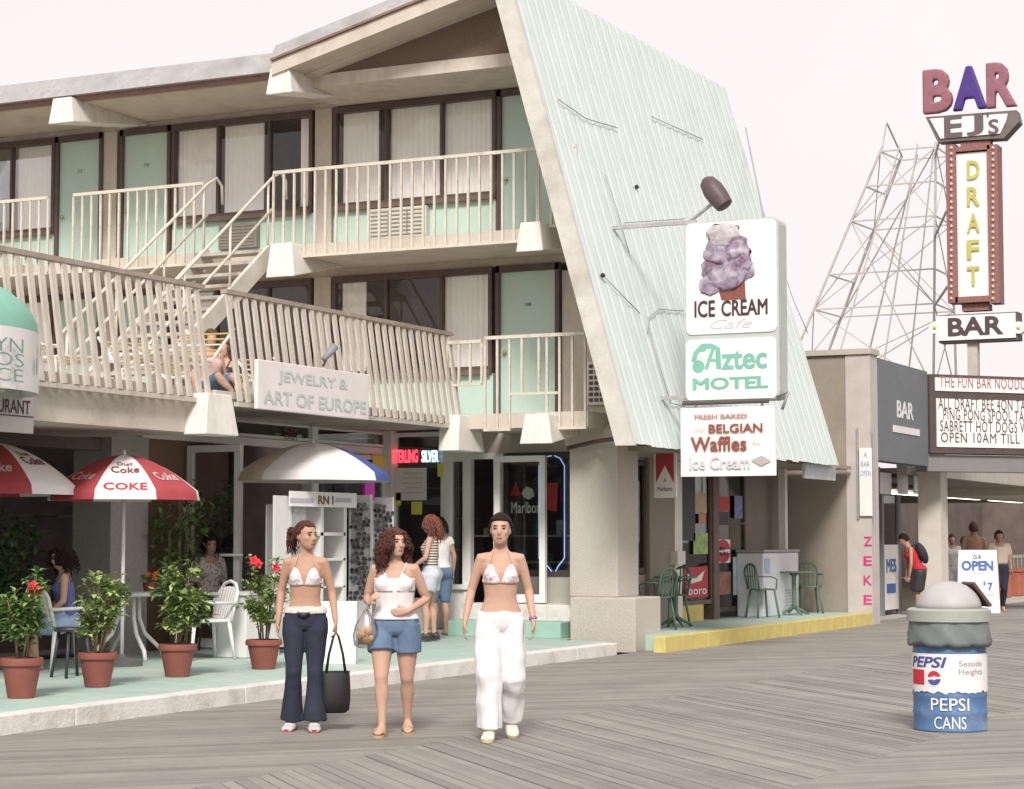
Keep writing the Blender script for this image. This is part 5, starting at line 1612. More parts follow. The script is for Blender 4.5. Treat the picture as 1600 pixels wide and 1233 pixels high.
# printed band round the drum
def band(a0, a1, z0, z1, r, n, name, mat, wav=0):
    mb = MB()
    vs = []
    for k in range(n + 1):
        a = a0 + (a1 - a0) * k / n
        w_ = wav * noise.noise(V((a * 6, 0, 3)))
        vs += [(r * cos(a), r * sin(a), z0 + w_), (r * cos(a), r * sin(a), z1)]
    mb.add(vs, [(2 * k, 2 * k + 2, 2 * k + 3, 2 * k + 1) for k in range(n)])
    return mb.build(name, mat, tr, smooth=True)
band(0, 2 * pi, .305, .60, R_ * 1.015, 60, 'printed_band', M('band white', (.74, .72, .70), .5, .05, 6, dirt=(.5, .5, .5), dirt_amt=.4, dirt_scale=5), .03)
FRONT = -pi / 2
def cyl_text(s_, mat, ac, zc, w_, h_, r, bold=.015, shear=0, name='lettering'):
    cu = bpy.data.curves.new('t', 'FONT'); cu.body = s_; cu.offset = bold; cu.shear = shear; cu.resolution_u = 3; cu.align_x = 'CENTER'
    o = bpy.data.objects.new('t', cu); me = bpy.data.meshes.new_from_object(o)
    bpy.data.objects.remove(o); bpy.data.curves.remove(cu)
    bm = bmesh.new(); bm.from_mesh(me)
    bmesh.ops.triangulate(bm, faces=bm.faces)
    bmesh.ops.subdivide_edges(bm, edges=[e for e in bm.edges if e.calc_length() > .25], cuts=2)
    bm.to_mesh(me); bm.free()
    xs = [q.co.x for q in me.vertices]; ys = [q.co.y for q in me.vertices]
    mb = MB()
    for q in me.vertices:
        fx = (q.co.x - min(xs)) / (max(xs) - min(xs)) - .5; fy = (q.co.y - min(ys)) / (max(ys) - min(ys)) - .5
        a = ac + fx * w_ / r
        mb.v.append(V((r * cos(a), r * sin(a), zc + fy * h_)))
    mb.f = [tuple(q.vertices) for q in me.polygons]; mb.m = [0] * len(mb.f)
    bpy.data.meshes.remove(me)
    return mb.build(name, mat, tr)
pbl = M('band blue print', (.06, .07, .25), .5); prd = M('band red print', (.50, .03, .05), .5)
RB = R_ * 1.022
band(FRONT - 1.28, FRONT - .72, .36, .475, RB, 12, 'red_block', prd)
cyl_text('PEPSI', pbl, FRONT - .68, .535, .36, .085, RB, .03, .25)
def cyl_disc(ac, zc, rad, a0, a1, mat, name='emblem', r=RB * 1.004):
    n = 18
    pts = [(rad * cos(a0 + (a1 - a0) * k / n), rad * sin(a0 + (a1 - a0) * k / n)) for k in range(n + 1)]
    MB().add([(r * cos(ac + x / r), r * sin(ac + x / r), zc + z) for x, z in pts], [tuple(range(n + 1))]).build(name, mat, tr)
cyl_disc(FRONT - .42, .415, .062, 0, 2 * pi, MATS['band white'])
cyl_disc(FRONT - .42, .415, .055, .25, pi - .1, prd, r=RB * 1.008)
cyl_disc(FRONT - .42, .415, .055, pi + .25, 2 * pi - .1, pbl, r=RB * 1.008)
cyl_text('Seaside\nHeights', M('band grey print', (.30, .28, .26), .5), FRONT + .62, .49, .22, .12, RB, .005)
cyl_text('PEPSI', wtx, FRONT, .215, .30, .095, R_ * 1.022, 0)
cyl_text('CANS', wtx, FRONT, .075, .25, .095, R_ * 1.022, 0)
# grey bag skirt with folds
mb = MB(); NB = 72; rows = []
for j, (z, r, w_) in enumerate(((.86, .305, .002), (.80, .31, .006), (.74, .318, .010), (.69, .322, .014), (.655, .318, .010), (.665, .300, .0))):
    row = []
    for k in range(NB):
        a = 2 * pi * k / NB
        f = w_ * (.7 * sin(a * 9 + z * 30 + 3 * noise.noise(V((cos(a) * 2, sin(a) * 2, 1)))) + .6 * sin(a * 19 + z * 70 + 1)) + .014 * noise.noise(V((cos(a) * 3, sin(a) * 3, z * 8)))
        row.append(V(((r + f) * cos(a), (r + f) * sin(a), z + (.02 * noise.noise(V((cos(a) * 2, sin(a) * 2, 5))) if j > 2 else 0))))
    rows.append(row)
mb.loft(rows, cap=False).build('bag_skirt', M('grey bag', (.16, .18, .18), .35, .15, 6), tr, smooth=True)
lid = M('lid grey', (.40, .385, .375), .55, .1, 5)
MB().lathe([(.325, .845), (.325, .93), (.30, .945), (.25, .945)], (0, 0, 0), 40).build('lid_ring', M('ring grey green', (.33, .35, .31), .55, .1, 5), tr, smooth='auto')
dome = MB(); n = 30; rows = []
for j in range(9):
    t_ = j / 8 * pi / 2
    rows.append([V((.255 * cos(t_) * cos(2 * pi * k / n), .255 * cos(t_) * sin(2 * pi * k / n), .94 + .215 * sin(t_))) for k in range(n)])
dome.loft(rows).build('dome', lid, tr, smooth=True)
# opening flap on the right of the dome
fc = radians(22)
MB().prism([V((.15, -.12, 1.135)), V((.15, .12, 1.135)), V((.285, .14, .955)), V((.285, -.14, .955))], (.02, 0, .014)).build('flap', M('flap dark', (.09, .05, .045), .6), tr).rotation_euler = (0, 0, fc)

# ================================================================== open board by the bar
ob = thing('open_board', 'white sandwich board with blue open lettering outside the bar', 'board', W(1528, 957, z=0), rotz=radians(26 - 90) - .18)
hb = 1.24
MB().prism([(-.42, -.26, 0), (.42, -.26, 0), (.38, -.03, hb), (-.36, -.03, hb)], (0, -.02, 0)).build('face', cleanw, ob)
MB().prism([(-.42, .26, 0), (.42, .26, 0), (.38, .03, hb), (-.36, .03, hb)], (0, .02, 0)).build('face', cleanw, ob)
MB().prism([(.42, -.26, 0), (.42, .26, 0), (.382, .03, hb), (.382, -.03, hb)], (.015, 0, 0)).build('side_panel', M('rust side', (.30, .11, .06), .8, .15, 5), ob)
bup = V((0, .23, hb)).normalized()
def obt(s_, z, w_, h_, mat, x=0, bold=.02):
    y = -.285 + .23 * z / hb
    text(s_, mat, ob, (x, y, z), V((1, 0, 0)), bup, w_, h_, bold=bold, depth=.004)
bp = MATS['blue print']
obt('OUR', 1.1, .16, .08, bp); obt('OPEN', .93, .62, .2, bp, bold=.04); obt('to the', .78, .2, .04, MATS['pale grey print'])
obt('7', .52, .10, .16, bp, x=.24, bold=.04); obt('$', .58, .05, .08, bp, x=.13); obt('BAR', .36, .12, .05, MATS['pale grey print'], x=.24)
# ================================================================== loungers on the deck
yst = M('yellow strap', (.52, .40, .14), .7, .15, 6); wst = M('white strap', (.70, .68, .62), .6)
def lounger(loc, rz, label):
    t = thing('sun_lounger', label, 'lounger', loc, rotz=rz, group='sun loungers on the deck')
    for s_ in (-1, 1):
        MB().tube([(-.75, s_ * .3, .36), (.3, s_ * .3, .36), (.95, s_ * .3, .8)], .018, 6).build('side_rail', wst, t)
        for x in (-.6, .2):
            MB().tube([(x, s_ * .3, .36), (x, s_ * .3, 0)], .016, 6).build('leg', wst, t)
    for k in range(15):
        x = -.7 + k * .11
        z = .36 if x < .3 else .36 + (x - .3) * .677
        B(x - .035, x + .035, -.3, .3, z + .005, z + .02).build('strap', yst if k % 3 else wst, t)
    return t
l0 = lounger((17.2, 14.4, 3.125), radians(60), 'leftmost yellow strapped lounger behind the slatted railing')
for k, (x, y, a, lab) in enumerate(((18.6, 14.9, 70, 'second yellow strapped lounger from the left on the deck'), (20.0, 14.5, 60, 'yellow strapped lounger behind the gap in the slatted railing'),
                                    (19.1, 13.55, 10, 'yellow strapped lounger in front of the two deck guests'), (21.4, 14.8, 75, 'yellow strapped lounger behind the jewelry board'), (22.8, 14.4, 60, 'rightmost yellow strapped lounger on the deck'))):
    dup(l0, (x, y, 3.125), radians(a), lab)
# ================================================================== people
from mathutils.bvhtree import BVHTree
def skin_mat(name, c):
    return M(name, c, .6, .12, 5, .05, 120, sss=.12, spec=.3, dirt=(c[0] * .86, c[1] * .76, c[2] * .72), dirt_amt=.6, dirt_scale=4)
SKIN = skin_mat('tan skin', (.45, .27, .19)); SKIN2 = skin_mat('light tan skin', (.50, .315, .235)); SKIN3 = skin_mat('olive skin', (.42, .245, .165))
HAIR = {'auburn': M('auburn hair', (.085, .028, .023), .65, .3, 30, spec=.25), 'dark': M('dark hair', (.022, .014, .012), .75, .3, 30, spec=.15),
        'red': M('reddish hair', (.17, .055, .035), .5, .3, 30), 'brown': M('brown hair', (.09, .05, .03), .5, .3, 30)}
EYE_M = M('eye dark', (.02, .014, .012), .25); LIP_M = M('lips', (.36, .12, .11), .5)
TORSO = [(.80, .0, .10, .085), (.835, -.005, .150, .110), (.885, -.012, .172, .122), (.94, -.008, .160, .108), (1.0, 0, .132, .092), (1.05, .004, .122, .086),
         (1.11, .006, .128, .090), (1.17, .008, .137, .097), (1.23, .008, .136, .098), (1.29, .002, .136, .088), (1.335, -.006, .118, .070), (1.37, -.01, .092, .058), (1.40, -.008, .060, .052), (1.44, 0, .047, .047)]
TORSO_M = [(.80, 0, .11, .09), (.85, 0, .155, .11), (.90, 0, .165, .115), (.97, 0, .158, .108), (1.05, .004, .158, .108), (1.13, .006, .168, .112), (1.21, .008, .18, .115), (1.29, 0, .182, .105),
           (1.335, -.006, .165, .085), (1.375, -.01, .12, .066), (1.405, -.008, .07, .06), (1.45, 0, .056, .056)]

class Human:
    def __init__(s, label, loc, heading, H, skin=SKIN, fat=1.0, lean=0, roll=0, yaw=0, head=(0, 0), legs=None, arms=None, voxel=.012, male=False, name='person', bare=True, group=None, sit=0, detail=True):
        s.t = thing(name, label, 'person', loc, rotz=heading, group=group)
        k = H / 1.655
        s.t.scale = (k, k, k)
        s.fat, s.vox, s.male = fat, voxel, male
        s.hip = V((0, 0, .88 - sit))
        s.T = Matrix.Translation(s.hip) @ Matrix.Rotation(yaw, 4, 'Z') @ Matrix.Rotation(lean, 4, 'Y') @ Matrix.Rotation(roll, 4, 'X') @ Matrix.Translation(V((0, 0, -.88)))
        s.prof = TORSO_M if male else TORSO
        s.legs = legs or {'R': ((.02, -.09, .46), (-.02, -.09, .08), 0), 'L': ((.03, .09, .46), (.0, .09, .08), 0)}
        s.arms = arms or {'R': ((-.03, -.22, 1.10), (.04, -.24, .86)), 'L': ((-.03, .22, 1.10), (.04, .24, .86))}
        s.hm = s.T @ Matrix.Translation(V((.012, 0, 1.545))) @ Matrix.Rotation(head[0], 4, 'Z') @ Matrix.Rotation(head[1], 4, 'Y')
        s.sit = sit
        mb = MB()
        s.torso(mb, 1.0)
        for sd in 'RL':
            s.leg(mb, sd, 1.0)
            s.foot(mb, sd, .92)
            s.arm(mb, sd, 1.0)
            s.hand(mb, sd)
        s.head(mb)
        me = remeshed(mb, voxel, 3)
        me.materials.append(skin)
        s.body = link('body', me, s.t)
        if detail:
            s.face()
    def tp(s, p):
        return s.T @ V(p)
    def ring(s, z, xo, w, d, n=20, e=2.0):
        out = []
        for q in range(n):
            a = 2 * pi * q / n
            out.append(s.tp((xo + d * cos(a), w * sin(a), z)))
        return out
    def torso(s, mb, g, z0=0, z1=9, add=0, caps=True):
        rows = [s.ring(z, xo, (w * s.fat + add) * g, (d * s.fat + add) * g) if z < 1.36 else s.ring(z, xo, (w + add) * g, (d + add) * g) for z, xo, w, d in s.prof if z0 <= z <= z1]
        if z1 > 1.44:
            rows.append(s.ring(1.50, .006, .045, .046))
        mb.loft(rows)
        if not s.male and z0 < 1.2 < z1 or (not s.male and z0 <= 1.17 and z1 >= 1.29):
            for sd in (-1, 1):
                mb.ell(s.tp((.066 * s.fat + .0, sd * .066 * s.fat, 1.218)), .050 * s.fat * g + add, .060 * s.fat * g + add, .055 * s.fat * g + add, rot=s.T.to_3x3())
        if z0 < .85:
            for sd in (-1, 1):
                mb.ell(s.tp((-.06, sd * .07 * s.fat, .875)), .075 * s.fat * g + add, .085 * s.fat * g + add, .08 * g + add, rot=s.T.to_3x3())
    def hipj(s, sd):
        return s.tp((0, (-1 if sd == 'R' else 1) * .09 * s.fat, .87))
    def leg(s, mb, sd, g, upto=1.0, flare=None, add=0):
        h, kn, an = s.hipj(sd), V(s.legs[sd][0]), V(s.legs[sd][1])
        f = s.fat
        pts = [(h + V((0, 0, .02)), .088 * f), (h.lerp(kn, .2), .090 * f), (h.lerp(kn, .5), .076 * f), (h.lerp(kn, .85), .057 * f), (kn, .052 * f ** .5), (kn.lerp(an, .12) - V((.008, 0, 0)), .051),
               (kn.lerp(an, .32) - V((.018, 0, 0)), .055 * f ** .5), (kn.lerp(an, .6) - V((.008, 0, 0)), .044), (kn.lerp(an, .85), .034), (an, .034)]
        if flare:
            pts = [(p, max(r, fr) if fr else r) for (p, r), fr in zip(pts, flare)]
        n = max(2, int(len(pts) * upto + .5))
        pts = pts[:n]
        mb.tube([p for p, r in pts], [r * g + add for p, r in pts], 16)
    def footm(s, sd):
        an = V(s.legs[sd][1]); pitch = s.legs[sd][2]
        out = (-.12 if sd == 'R' else .12) if len(s.legs[sd]) < 4 else s.legs[sd][3]
        return Matrix.Translation(an) @ Matrix.Rotation(out, 4, 'Z') @ Matrix.Rotation(pitch, 4, 'Y')
    def foot(s, mb, sd, g=1.0, low=-.08, top=1.0, tab=None):
        F_ = s.footm(sd); rows = []
        for t, w, h in tab or ((-.062, .018, .03), (-.05, .032, .055), (-.02, .037, .085), (.03, .038, .08), (.08, .043, .055), (.12, .044, .04), (.15, .036, .03), (.165, .018, .018)):
            ring = []
            for q in range(12):
                a = 2 * pi * q / 12
                cz = h * top / 2; zz = cz + cz * max(-.92, sin(a)) if sin(a) < 0 else cz + cz * sin(a)
                ring.append(F_ @ V((t, w * g * cos(a), low + zz)))
            rows.append(ring)
        mb.loft(rows)
    def shj(s, sd):
        return s.tp((-.01, (-1 if sd == 'R' else 1) * (.148 if not s.male else .185) * (.5 + .5 * s.fat), 1.335))
    def arm(s, mb, sd, g, upto=1.0, add=0):
        sg_ = -1 if sd == 'R' else 1
        sh = s.shj(sd); el, wr = s.T @ V(s.arms[sd][0]), s.T @ V(s.arms[sd][1])
        f = s.fat * (1.15 if s.male else 1)
        pts = [(s.tp((-.01, sg_ * .085, 1.335)), .05), (sh, .045 * f), (sh.lerp(el, .3), .042 * f), (sh.lerp(el, .75), .037 * f), (el, .034), (el.lerp(wr, .25), .034 * f ** .5), (el.lerp(wr, .7), .027), (wr, .022)]
        n = max(2, int(len(pts) * upto + .5))
        mb.tube([p for p, r in pts[:n]], [r * g + add for p, r in pts[:n]], 12)
    def hand(s, mb, sd):
        sg_ = -1 if sd == 'R' else 1
        el, wr = s.T @ V(s.arms[sd][0]), s.T @ V(s.arms[sd][1])
        opt = s.arms[sd][2] if len(s.arms[sd]) > 2 else {}
        d = V(opt.get('dir', (wr - el))).normalized()
        n = V(opt.get('palm', (0, -sg_, 0)))            # where the palm looks
        n = (n - d * n.dot(d)).normalized()
        w = d.cross(n) * (1 if sd == 'L' else -1)         # towards the thumb
        if w.dot(V((1, 0, .2))) < 0 and 'thumb' not in opt:
            w = -w
        curl = opt.get('curl', .35)
        mb.loft([[wr + d * t + w * (ww * cos(2 * pi * q / 10)) + n * (th * sin(2 * pi * q / 10)) for q in range(10)] for t, ww, th in ((-.01, .022, .018), (.02, .028, .016), (.055, .038, .014), (.085, .036, .011))])
        for i, (o_, L_) in enumerate(((.027, .066), (.009, .074), (-.009, .070), (-.026, .056))):
            p = wr + d * .078 + w * o_; dd = d.copy(); pts = [p]
            for seg in range(3):
                dd = (dd + n * curl * (1.2 if seg else .6)).normalized()
                p = p + dd * L_ * (.42, .33, .25)[seg]; pts.append(p)
            mb.tube(pts, [.0088, .0082, .0075, .006], 6)
        p = wr + d * .02 + w * .026
        mb.tube([p - w * .012, p + w * .018 + d * .02 + n * .006, p + w * .024 + d * .048 + n * .016, p + w * .022 + d * .066 + n * .024], [.013, .011, .009, .007], 6)
    def hp(s, p):
        return s.hm @ V(p)
    def head(s, mb):
        rows = []
        g = 1.06 if s.male else 1
        for z, xc, d, w in ((-.110, .055, .020, .020), (-.098, .046, .040, .038), (-.074, .032, .062, .053), (-.038, .016, .080, .063), (0, .004, .091, .070), (.036, -.002, .095, .073), (.07, -.006, .086, .067), (.094, -.009, .062, .052), (.106, -.01, .028, .024)):
            rows.append([s.hp((xc + d * g * cos(2 * pi * q / 20), w * g * sin(2 * pi * q / 20), z)) for q in range(20)])
        mb.loft(rows)
        mb.tube([s.hp((.088, 0, .022)), s.hp((.102, 0, -.004)), s.hp((.113, 0, -.024)), s.hp((.098, 0, -.036))], [.007, .010, .014, .010], 8)
        mb.ell(s.hp((.080, 0, .034)), .014, .048, .012, rot=s.hm.to_3x3())
        mb.ell(s.hp((.086, 0, -.060)), .012, .022, .012, rot=s.hm.to_3x3())
        for sd in (-1, 1):
            mb.ell(s.hp((.066, sd * .038, -.018)), .022, .022, .022)
            mb.ell(s.hp((-.008, sd * .074, -.004)), .018, .009, .030, rot=s.hm.to_3x3())
        a, b = s.tp((-.008, 0, 1.38)), s.hp((-.012, 0, -.06))
        mb.tube([a, a.lerp(b, .5), b, s.hp((-.008, 0, -.02))], [.056, .049, .050, .05] if not s.male else [.066, .06, .06, .055], 14)
    def face(s):
        for sd in (-1, 1):
            MB().ell(s.hp((.0865, sd * .031, .011)), .009, .0145, .006, 12, 8, rot=s.hm.to_3x3()).build('eye', EYE_M, s.t, smooth=True)
            MB().tube([s.hp((.092, sd * .012, .028)), s.hp((.094, sd * .03, .034)), s.hp((.082, sd * .05, .029))], [.0028, .0034, .0022], 6).build('eyebrow', HAIR['dark'], s.t, smooth=True)
        MB().ell(s.hp((.0935, 0, -.060)), .008, .0215, .0085, 12, 8, rot=s.hm.to_3x3()).build('lips', LIP_M, s.t, smooth=True)
    # ---- hair
    def cap(s, mat, low=-.05, front=.055, g=1.0, bulge=0):
        mb = MB(); n, k = 36, 22
        rx, ry, rz = .106 * g, .083 * g, .118 * g
        vs = []
        for i in range(k + 1):
            th = pi * i / k
            for q in range(n):
                a = 2 * pi * q / n
                f = 1 + .03 * noise.noise(V((cos(a) * 4, sin(a) * 4, i * .3))) + .012 * sin(a * 23)
                vs.append(V((-.010 + rx * f * sin(th) * cos(a), ry * f * sin(th) * sin(a), .004 + rz * f * cos(th))))
        fs = []
        for i in range(k):
            for q in range(n):
                ids = (i * n + q, i * n + (q + 1) % n, (i + 1) * n + (q + 1) % n, (i + 1) * n + q)
                c = sum((vs[j] for j in ids), V((0, 0, 0))) / 4
                lim = front if c.x > .045 else (low if c.x < -.02 else low + (front - low) * ((c.x + .02) / .065))
                if c.z > lim:
                    fs.append(ids)
        mb.add([s.hp(p) for p in vs], fs)
        o = mb.build('hair', mat, s.t, smooth=True)
        m = o.modifiers.new('t', 'SOLIDIFY'); m.thickness = .012; m.offset = -1
        return o
    def strands(s, par, mat, n, fn, r=.006, sides=4, name='hair_strands'):
        mb = MB()
        for k in range(n):
            pts = fn(k)
            m = len(pts)
            mb.tube([s.hp(p) for p in pts], [r * (1 - .75 * (i / (m - 1)) ** 2) for i in range(m)], sides)
        return mb.build(name, mat, par, smooth=True)
    def swept(s, par, mat, n=150, to=(-.115, 0, .02), front=.062):
        def fn(k):
            a = rr(-1.9, 1.9); z0 = front + rr(-.006, .012) if abs(a) < .9 else front - (abs(a) - .9) * .085 + rr(-.008, .008)
            z0 = max(-.05, z0)
            q = sqrt(max(.02, 1 - ((z0 - .004) / .121) ** 2))
            p0 = V((-.010 + .105 * q * cos(a), .083 * q * sin(a), z0))
            e = V(to) + V((0, rr(-.03, .03), rr(-.03, .03)))
            pts = []
            for i in range(7):
                t = i / 6
                p = p0.lerp(e, t)
                d = V(((p.x + .01) / .109, p.y / .0865, (p.z - .004) / .1215))
                L_ = d.length
                if L_ > .05:
                    p = V((-.010 + d.x / L_ * .109, d.y / L_ * .0865, .004 + d.z / L_ * .1215))
                pts.append(p)
            return pts
        s.strands(par, mat, n, fn, r=.0055, name='hair_strands')
    def long_hair(s, mat, n=170, length=.22, curl=.012, spread=.05, freq=5, back=True, front=.06, side_front=.03):
        cap_ = s.cap(mat, front=front)
        def fn(k):
            a = rr(.55, 2 * pi - .55) if back else rr(.3, 2 * pi - .3)
            th = rr(.35, 1.75)
            root = V((-.010 + .108 * sin(th) * cos(a), .086 * sin(th) * sin(a), .004 + .12 * cos(th)))
            out = V((cos(a) * .8 - .15, sin(a), 0)).normalized()
            L_ = length * rr(.7, 1.15); ph = rr(0, 6.3); pts = []
            m = 10
            for i in range(m):
                t = i / (m - 1)
                p = root + out * (spread * rr(.9, 1.1) * sin(min(1, t * 1.6) * pi / 2)) - UZ * (L_ * t ** 1.25) * (.35 + .65 * min(1, t * 2))
                if p.z < -.06:
                    p.x = min(p.x, side_front + .0)
                wv = curl * min(1, t * 4)
                p += V((cos(ph + t * freq * 6.3), sin(ph + t * freq * 6.3), .5 * cos(ph * 2 + t * freq * 5))) * wv
                pts.append(p)
            return pts
        s.swept(cap_, mat, 70, (-.10, 0, .05), front + .004)
        s.strands(cap_, mat, n, fn, r=.0085 if curl > .006 else .007)
        return cap_
    # ---- clothes
    def cloth(s, name, mat, mb, voxel=None, it=3, wr=.006, seed=1, wfun=None):
        me = remeshed(mb, voxel or s.vox * 1.1, it, wr, 10, seed, wfun)
        for m_ in (mat if isinstance(mat, list) else [mat]):
            me.materials.append(m_)
        return link(name, me, s.t)
    def trousers(s, mat, upto=1.0, add=.012, top=.97, flare=None, name='trousers', wr=.006, seed=1, folds=0):
        mb = MB()
        rows = [s.ring(z, xo, w * s.fat + add, d * s.fat + add) for z, xo, w, d in s.prof if z <= top]
        mb.loft(rows)
        for sd in (-1, 1):
            mb.ell(s.tp((-.06, sd * .07 * s.fat, .875)), .075 * s.fat + add, .085 * s.fat + add, .08 + add, rot=s.T.to_3x3())
        for sd in 'RL':
            s.leg(mb, sd, 1.0, upto, flare, add)
        fn = (lambda c: folds * (noise.noise(V((c.x * 16, c.y * 16, c.z * 2.2 + seed))) + .6 * noise.noise(V((c.x * 7, c.y * 7, c.z * 9 + seed))))) if folds else None
        return s.cloth(name, mat, mb, wr=wr, seed=seed, wfun=fn)
    def top(s, mat, z0=.99, z1=1.30, add=.009, name='top', sleeves=0, straps=True, wr=.004, wfun=None, scoop=False):
        mb = MB()
        s.torso(mb, 1.0, z0, z1, add)
        if sleeves:
            for sd in 'RL':
                s.arm(mb, sd, 1.0, sleeves, add + .004)
        o = s.cloth(name, mat, mb, wr=wr, wfun=wfun)
        if scoop:
            Ti = s.T.inverted(); bm = bmesh.new(); bm.from_mesh(o.data); kill = []
            for f in bm.faces:
                c = Ti @ f.calc_center_median(); ay = abs(c.y)
                hi = (1.252 if c.x > 0 else 1.30) + max(0, ay - .055) * 1.9
                if c.z > hi or (ay > .112 + .0 * s.fat and c.z > 1.285) or (ay > .128 * s.fat and c.z > 1.245):
                    kill.append(f)
            bmesh.ops.delete(bm, geom=kill, context='FACES'); bm.to_mesh(o.data); bm.free()
            so = o.modifiers.new('t', 'SOLIDIFY'); so.thickness = .006; so.offset = 1
        elif straps:
            for sd in (-1, 1):
                MB().tube([s.tp((.085, sd * .085, 1.275)), s.tp((.075, sd * .095, 1.32)), s.tp((.02, sd * .10, 1.385)), s.tp((-.05, sd * .095, 1.365)), s.tp((-.085, sd * .085, 1.28))], .008, 6, flat=1).build('strap', mat if not isinstance(mat, list) else mat[0], o, smooth=True)
        return o
    def bvh(s):
        """bare torso to lay cloth on, in torso space"""
        if not hasattr(s, '_bvh'):
            mb = MB(); T0 = s.T; s.T = Matrix.Identity(4)
            s.torso(mb, 1.0)
            s.T = T0
            me = remeshed(mb, .011, 3)
            s._bvh = BVHTree.FromPolygons([v.co.copy() for v in me.vertices], [tuple(f.vertices) for f in me.polygons])
            bpy.data.meshes.remove(me)
        return s._bvh
    def lay(s, a, z, off, xo=0):
        """point on the torso at angle a and height z, lifted by off"""
        d = V((cos(a), sin(a), 0))
        o = V((xo, 0, z))
        hit = s.bvh().ray_cast(o + d * .5, -d)
        q = hit[0] if hit[0] is not None else o + d * .1
        return s.tp(q + d * off)
    def lay_front(s, y, z, off):
        hit = s.bvh().ray_cast(V((.5, y, z)), V((-1, 0, 0)))
        q = hit[0] if hit[0] is not None else V((.09, y, z))
        n = hit[1] if hit[0] is not None else V((1, 0, 0))
        return s.tp(q + n * off)
    def bikini(s, mat, mat2):
        f = s.fat
        for sd in (-1, 1):
            mb = MB(); K = 12; vs = []
            for i in range(K + 1):
                t = i / K                                # 0 at the bottom edge, 1 at the strap
                z = 1.163 + .128 * t
                half = .060 * f * (1 - t) ** .75 * (1 + .25 * t) + .004
                yc = .070 * f + .006 * t
                for j in range(K + 1):
                    y = yc + half * (2 * j / K - 1)
                    zz = z - .010 * (1 - t) * sin(pi * j / K)
                    vs.append(s.lay_front(sd * y, zz, .0045 + .003 * sin(pi * j / K)))
            mb.add(vs, [(i * (K + 1) + j, i * (K + 1) + j + 1, (i + 1) * (K + 1) + j + 1, (i + 1) * (K + 1) + j) for i in range(K) for j in range(K)])
            w = mb.build('bikini_cup', mat, s.t, smooth=True)
            so = w.modifiers.new('t', 'SOLIDIFY'); so.thickness = .004; so.offset = 1
            MB().tube([s.lay_front(sd * .076 * f, 1.288, .004), s.tp((.072, sd * .074, 1.325)), s.tp((.035, sd * .060, 1.385)), s.tp((-.03, sd * .045, 1.418)), s.tp((-.058, 0, 1.42))], .0042, 6).build('neck_string', mat2, w, smooth=True)
            MB().tube([s.lay_front(sd * .002, 1.162, .005)] + [s.lay_front(sd * y * f, 1.160 - .006 * sin(pi * (y - .01) / .12), .006) for y in (.02, .045, .07, .095, .12)] + [s.lay(sd * a_, 1.168, .005) for a_ in (1.35, 1.7, 2.1, 2.5, 2.9, pi)], .0055, 6).build('band_string', mat2, w, smooth=True)
    def tank(s, mat, z0=.93, off=.010, scoop=1.262):
        NA_, NZ = 72, 22; vs = []
        for i in range(NZ + 1):
            for k in range(NA_):
                a = 2 * pi * k / NA_
                fr = cos(a); sdn = abs(sin(a))
                strap = math.exp(-((sdn - .60) / .13) ** 2)
                zt = (scoop if fr > 0 else 1.30) + .055 * strap if sdn < .86 else 1.262
                if sdn >= .72:
                    zt = min(zt, 1.262 + .04 * max(0, (.86 - sdn) / .14))
                z = z0 + (zt - z0) * i / NZ
                wv = off + .004 * noise.noise(V((cos(a) * 3, sin(a) * 3, z * 9))) + (.006 * (1 - i / NZ) if i < 4 else 0)
                vs.append(s.lay(a, z, wv))
        mb = MB()
        mb.add(vs, [(i * NA_ + k, i * NA_ + (k + 1) % NA_, (i + 1) * NA_ + (k + 1) % NA_, (i + 1) * NA_ + k) for i in range(NZ) for k in range(NA_)])
        o = mb.build('tank_top', mat, s.t, smooth=True)
        so = o.modifiers.new('t', 'SOLIDIFY'); so.thickness = .005; so.offset = 1
        for sd in (-1, 1):
            MB().tube([s.lay(sd * .70, 1.30, .010), s.tp((.070, sd * .088, 1.335)), s.tp((.025, sd * .094, 1.372)), s.tp((-.03, sd * .094, 1.372)), s.tp((-.07, sd * .09, 1.33)), s.lay(sd * (pi - .70), 1.29, .010)], .019, 8, flat=.32, ref=V((0, 1, 0))).build('strap', mat, o, smooth=True)
        return o
    def shoe(s, sd, mats, name='shoe', g=1.12, sole=.028, tab=None):
        mb = MB()
        s.foot(mb, sd, g, low=-.082, top=1.08, tab=tab or ((-.072, .020, .06), (-.058, .034, .085), (-.02, .038, .10), (.03, .039, .092), (.08, .043, .062), (.13, .045, .048), (.165, .038, .038), (.182, .02, .022)))
        o = mb.build(name, mats[0], s.t, smooth=True)
        F_ = s.footm(sd)
        out = [(-.075, .022), (-.05, .036), (.03, .038), (.1, .046), (.14, .046), (.17, .036), (.19, .014)]
        poly = [F_ @ V((t, w, -.082)) for t, w in out] + [F_ @ V((t, -w, -.082)) for t, w in reversed(out)]
        MB().prism(poly, F_.to_3x3() @ V((0, 0, sole))).build('sole', mats[1], o)
        if len(mats) > 2:
            mb = MB()
            s.foot(mb, sd, g * 1.03, low=-.079, top=1.08, tab=((.02, .039, .05), (.08, .044, .055), (.13, .046, .047), (.168, .039, .037), (.186, .02, .022)))
            mb.build('toe_cap', mats[2], o, smooth=True)
        return o
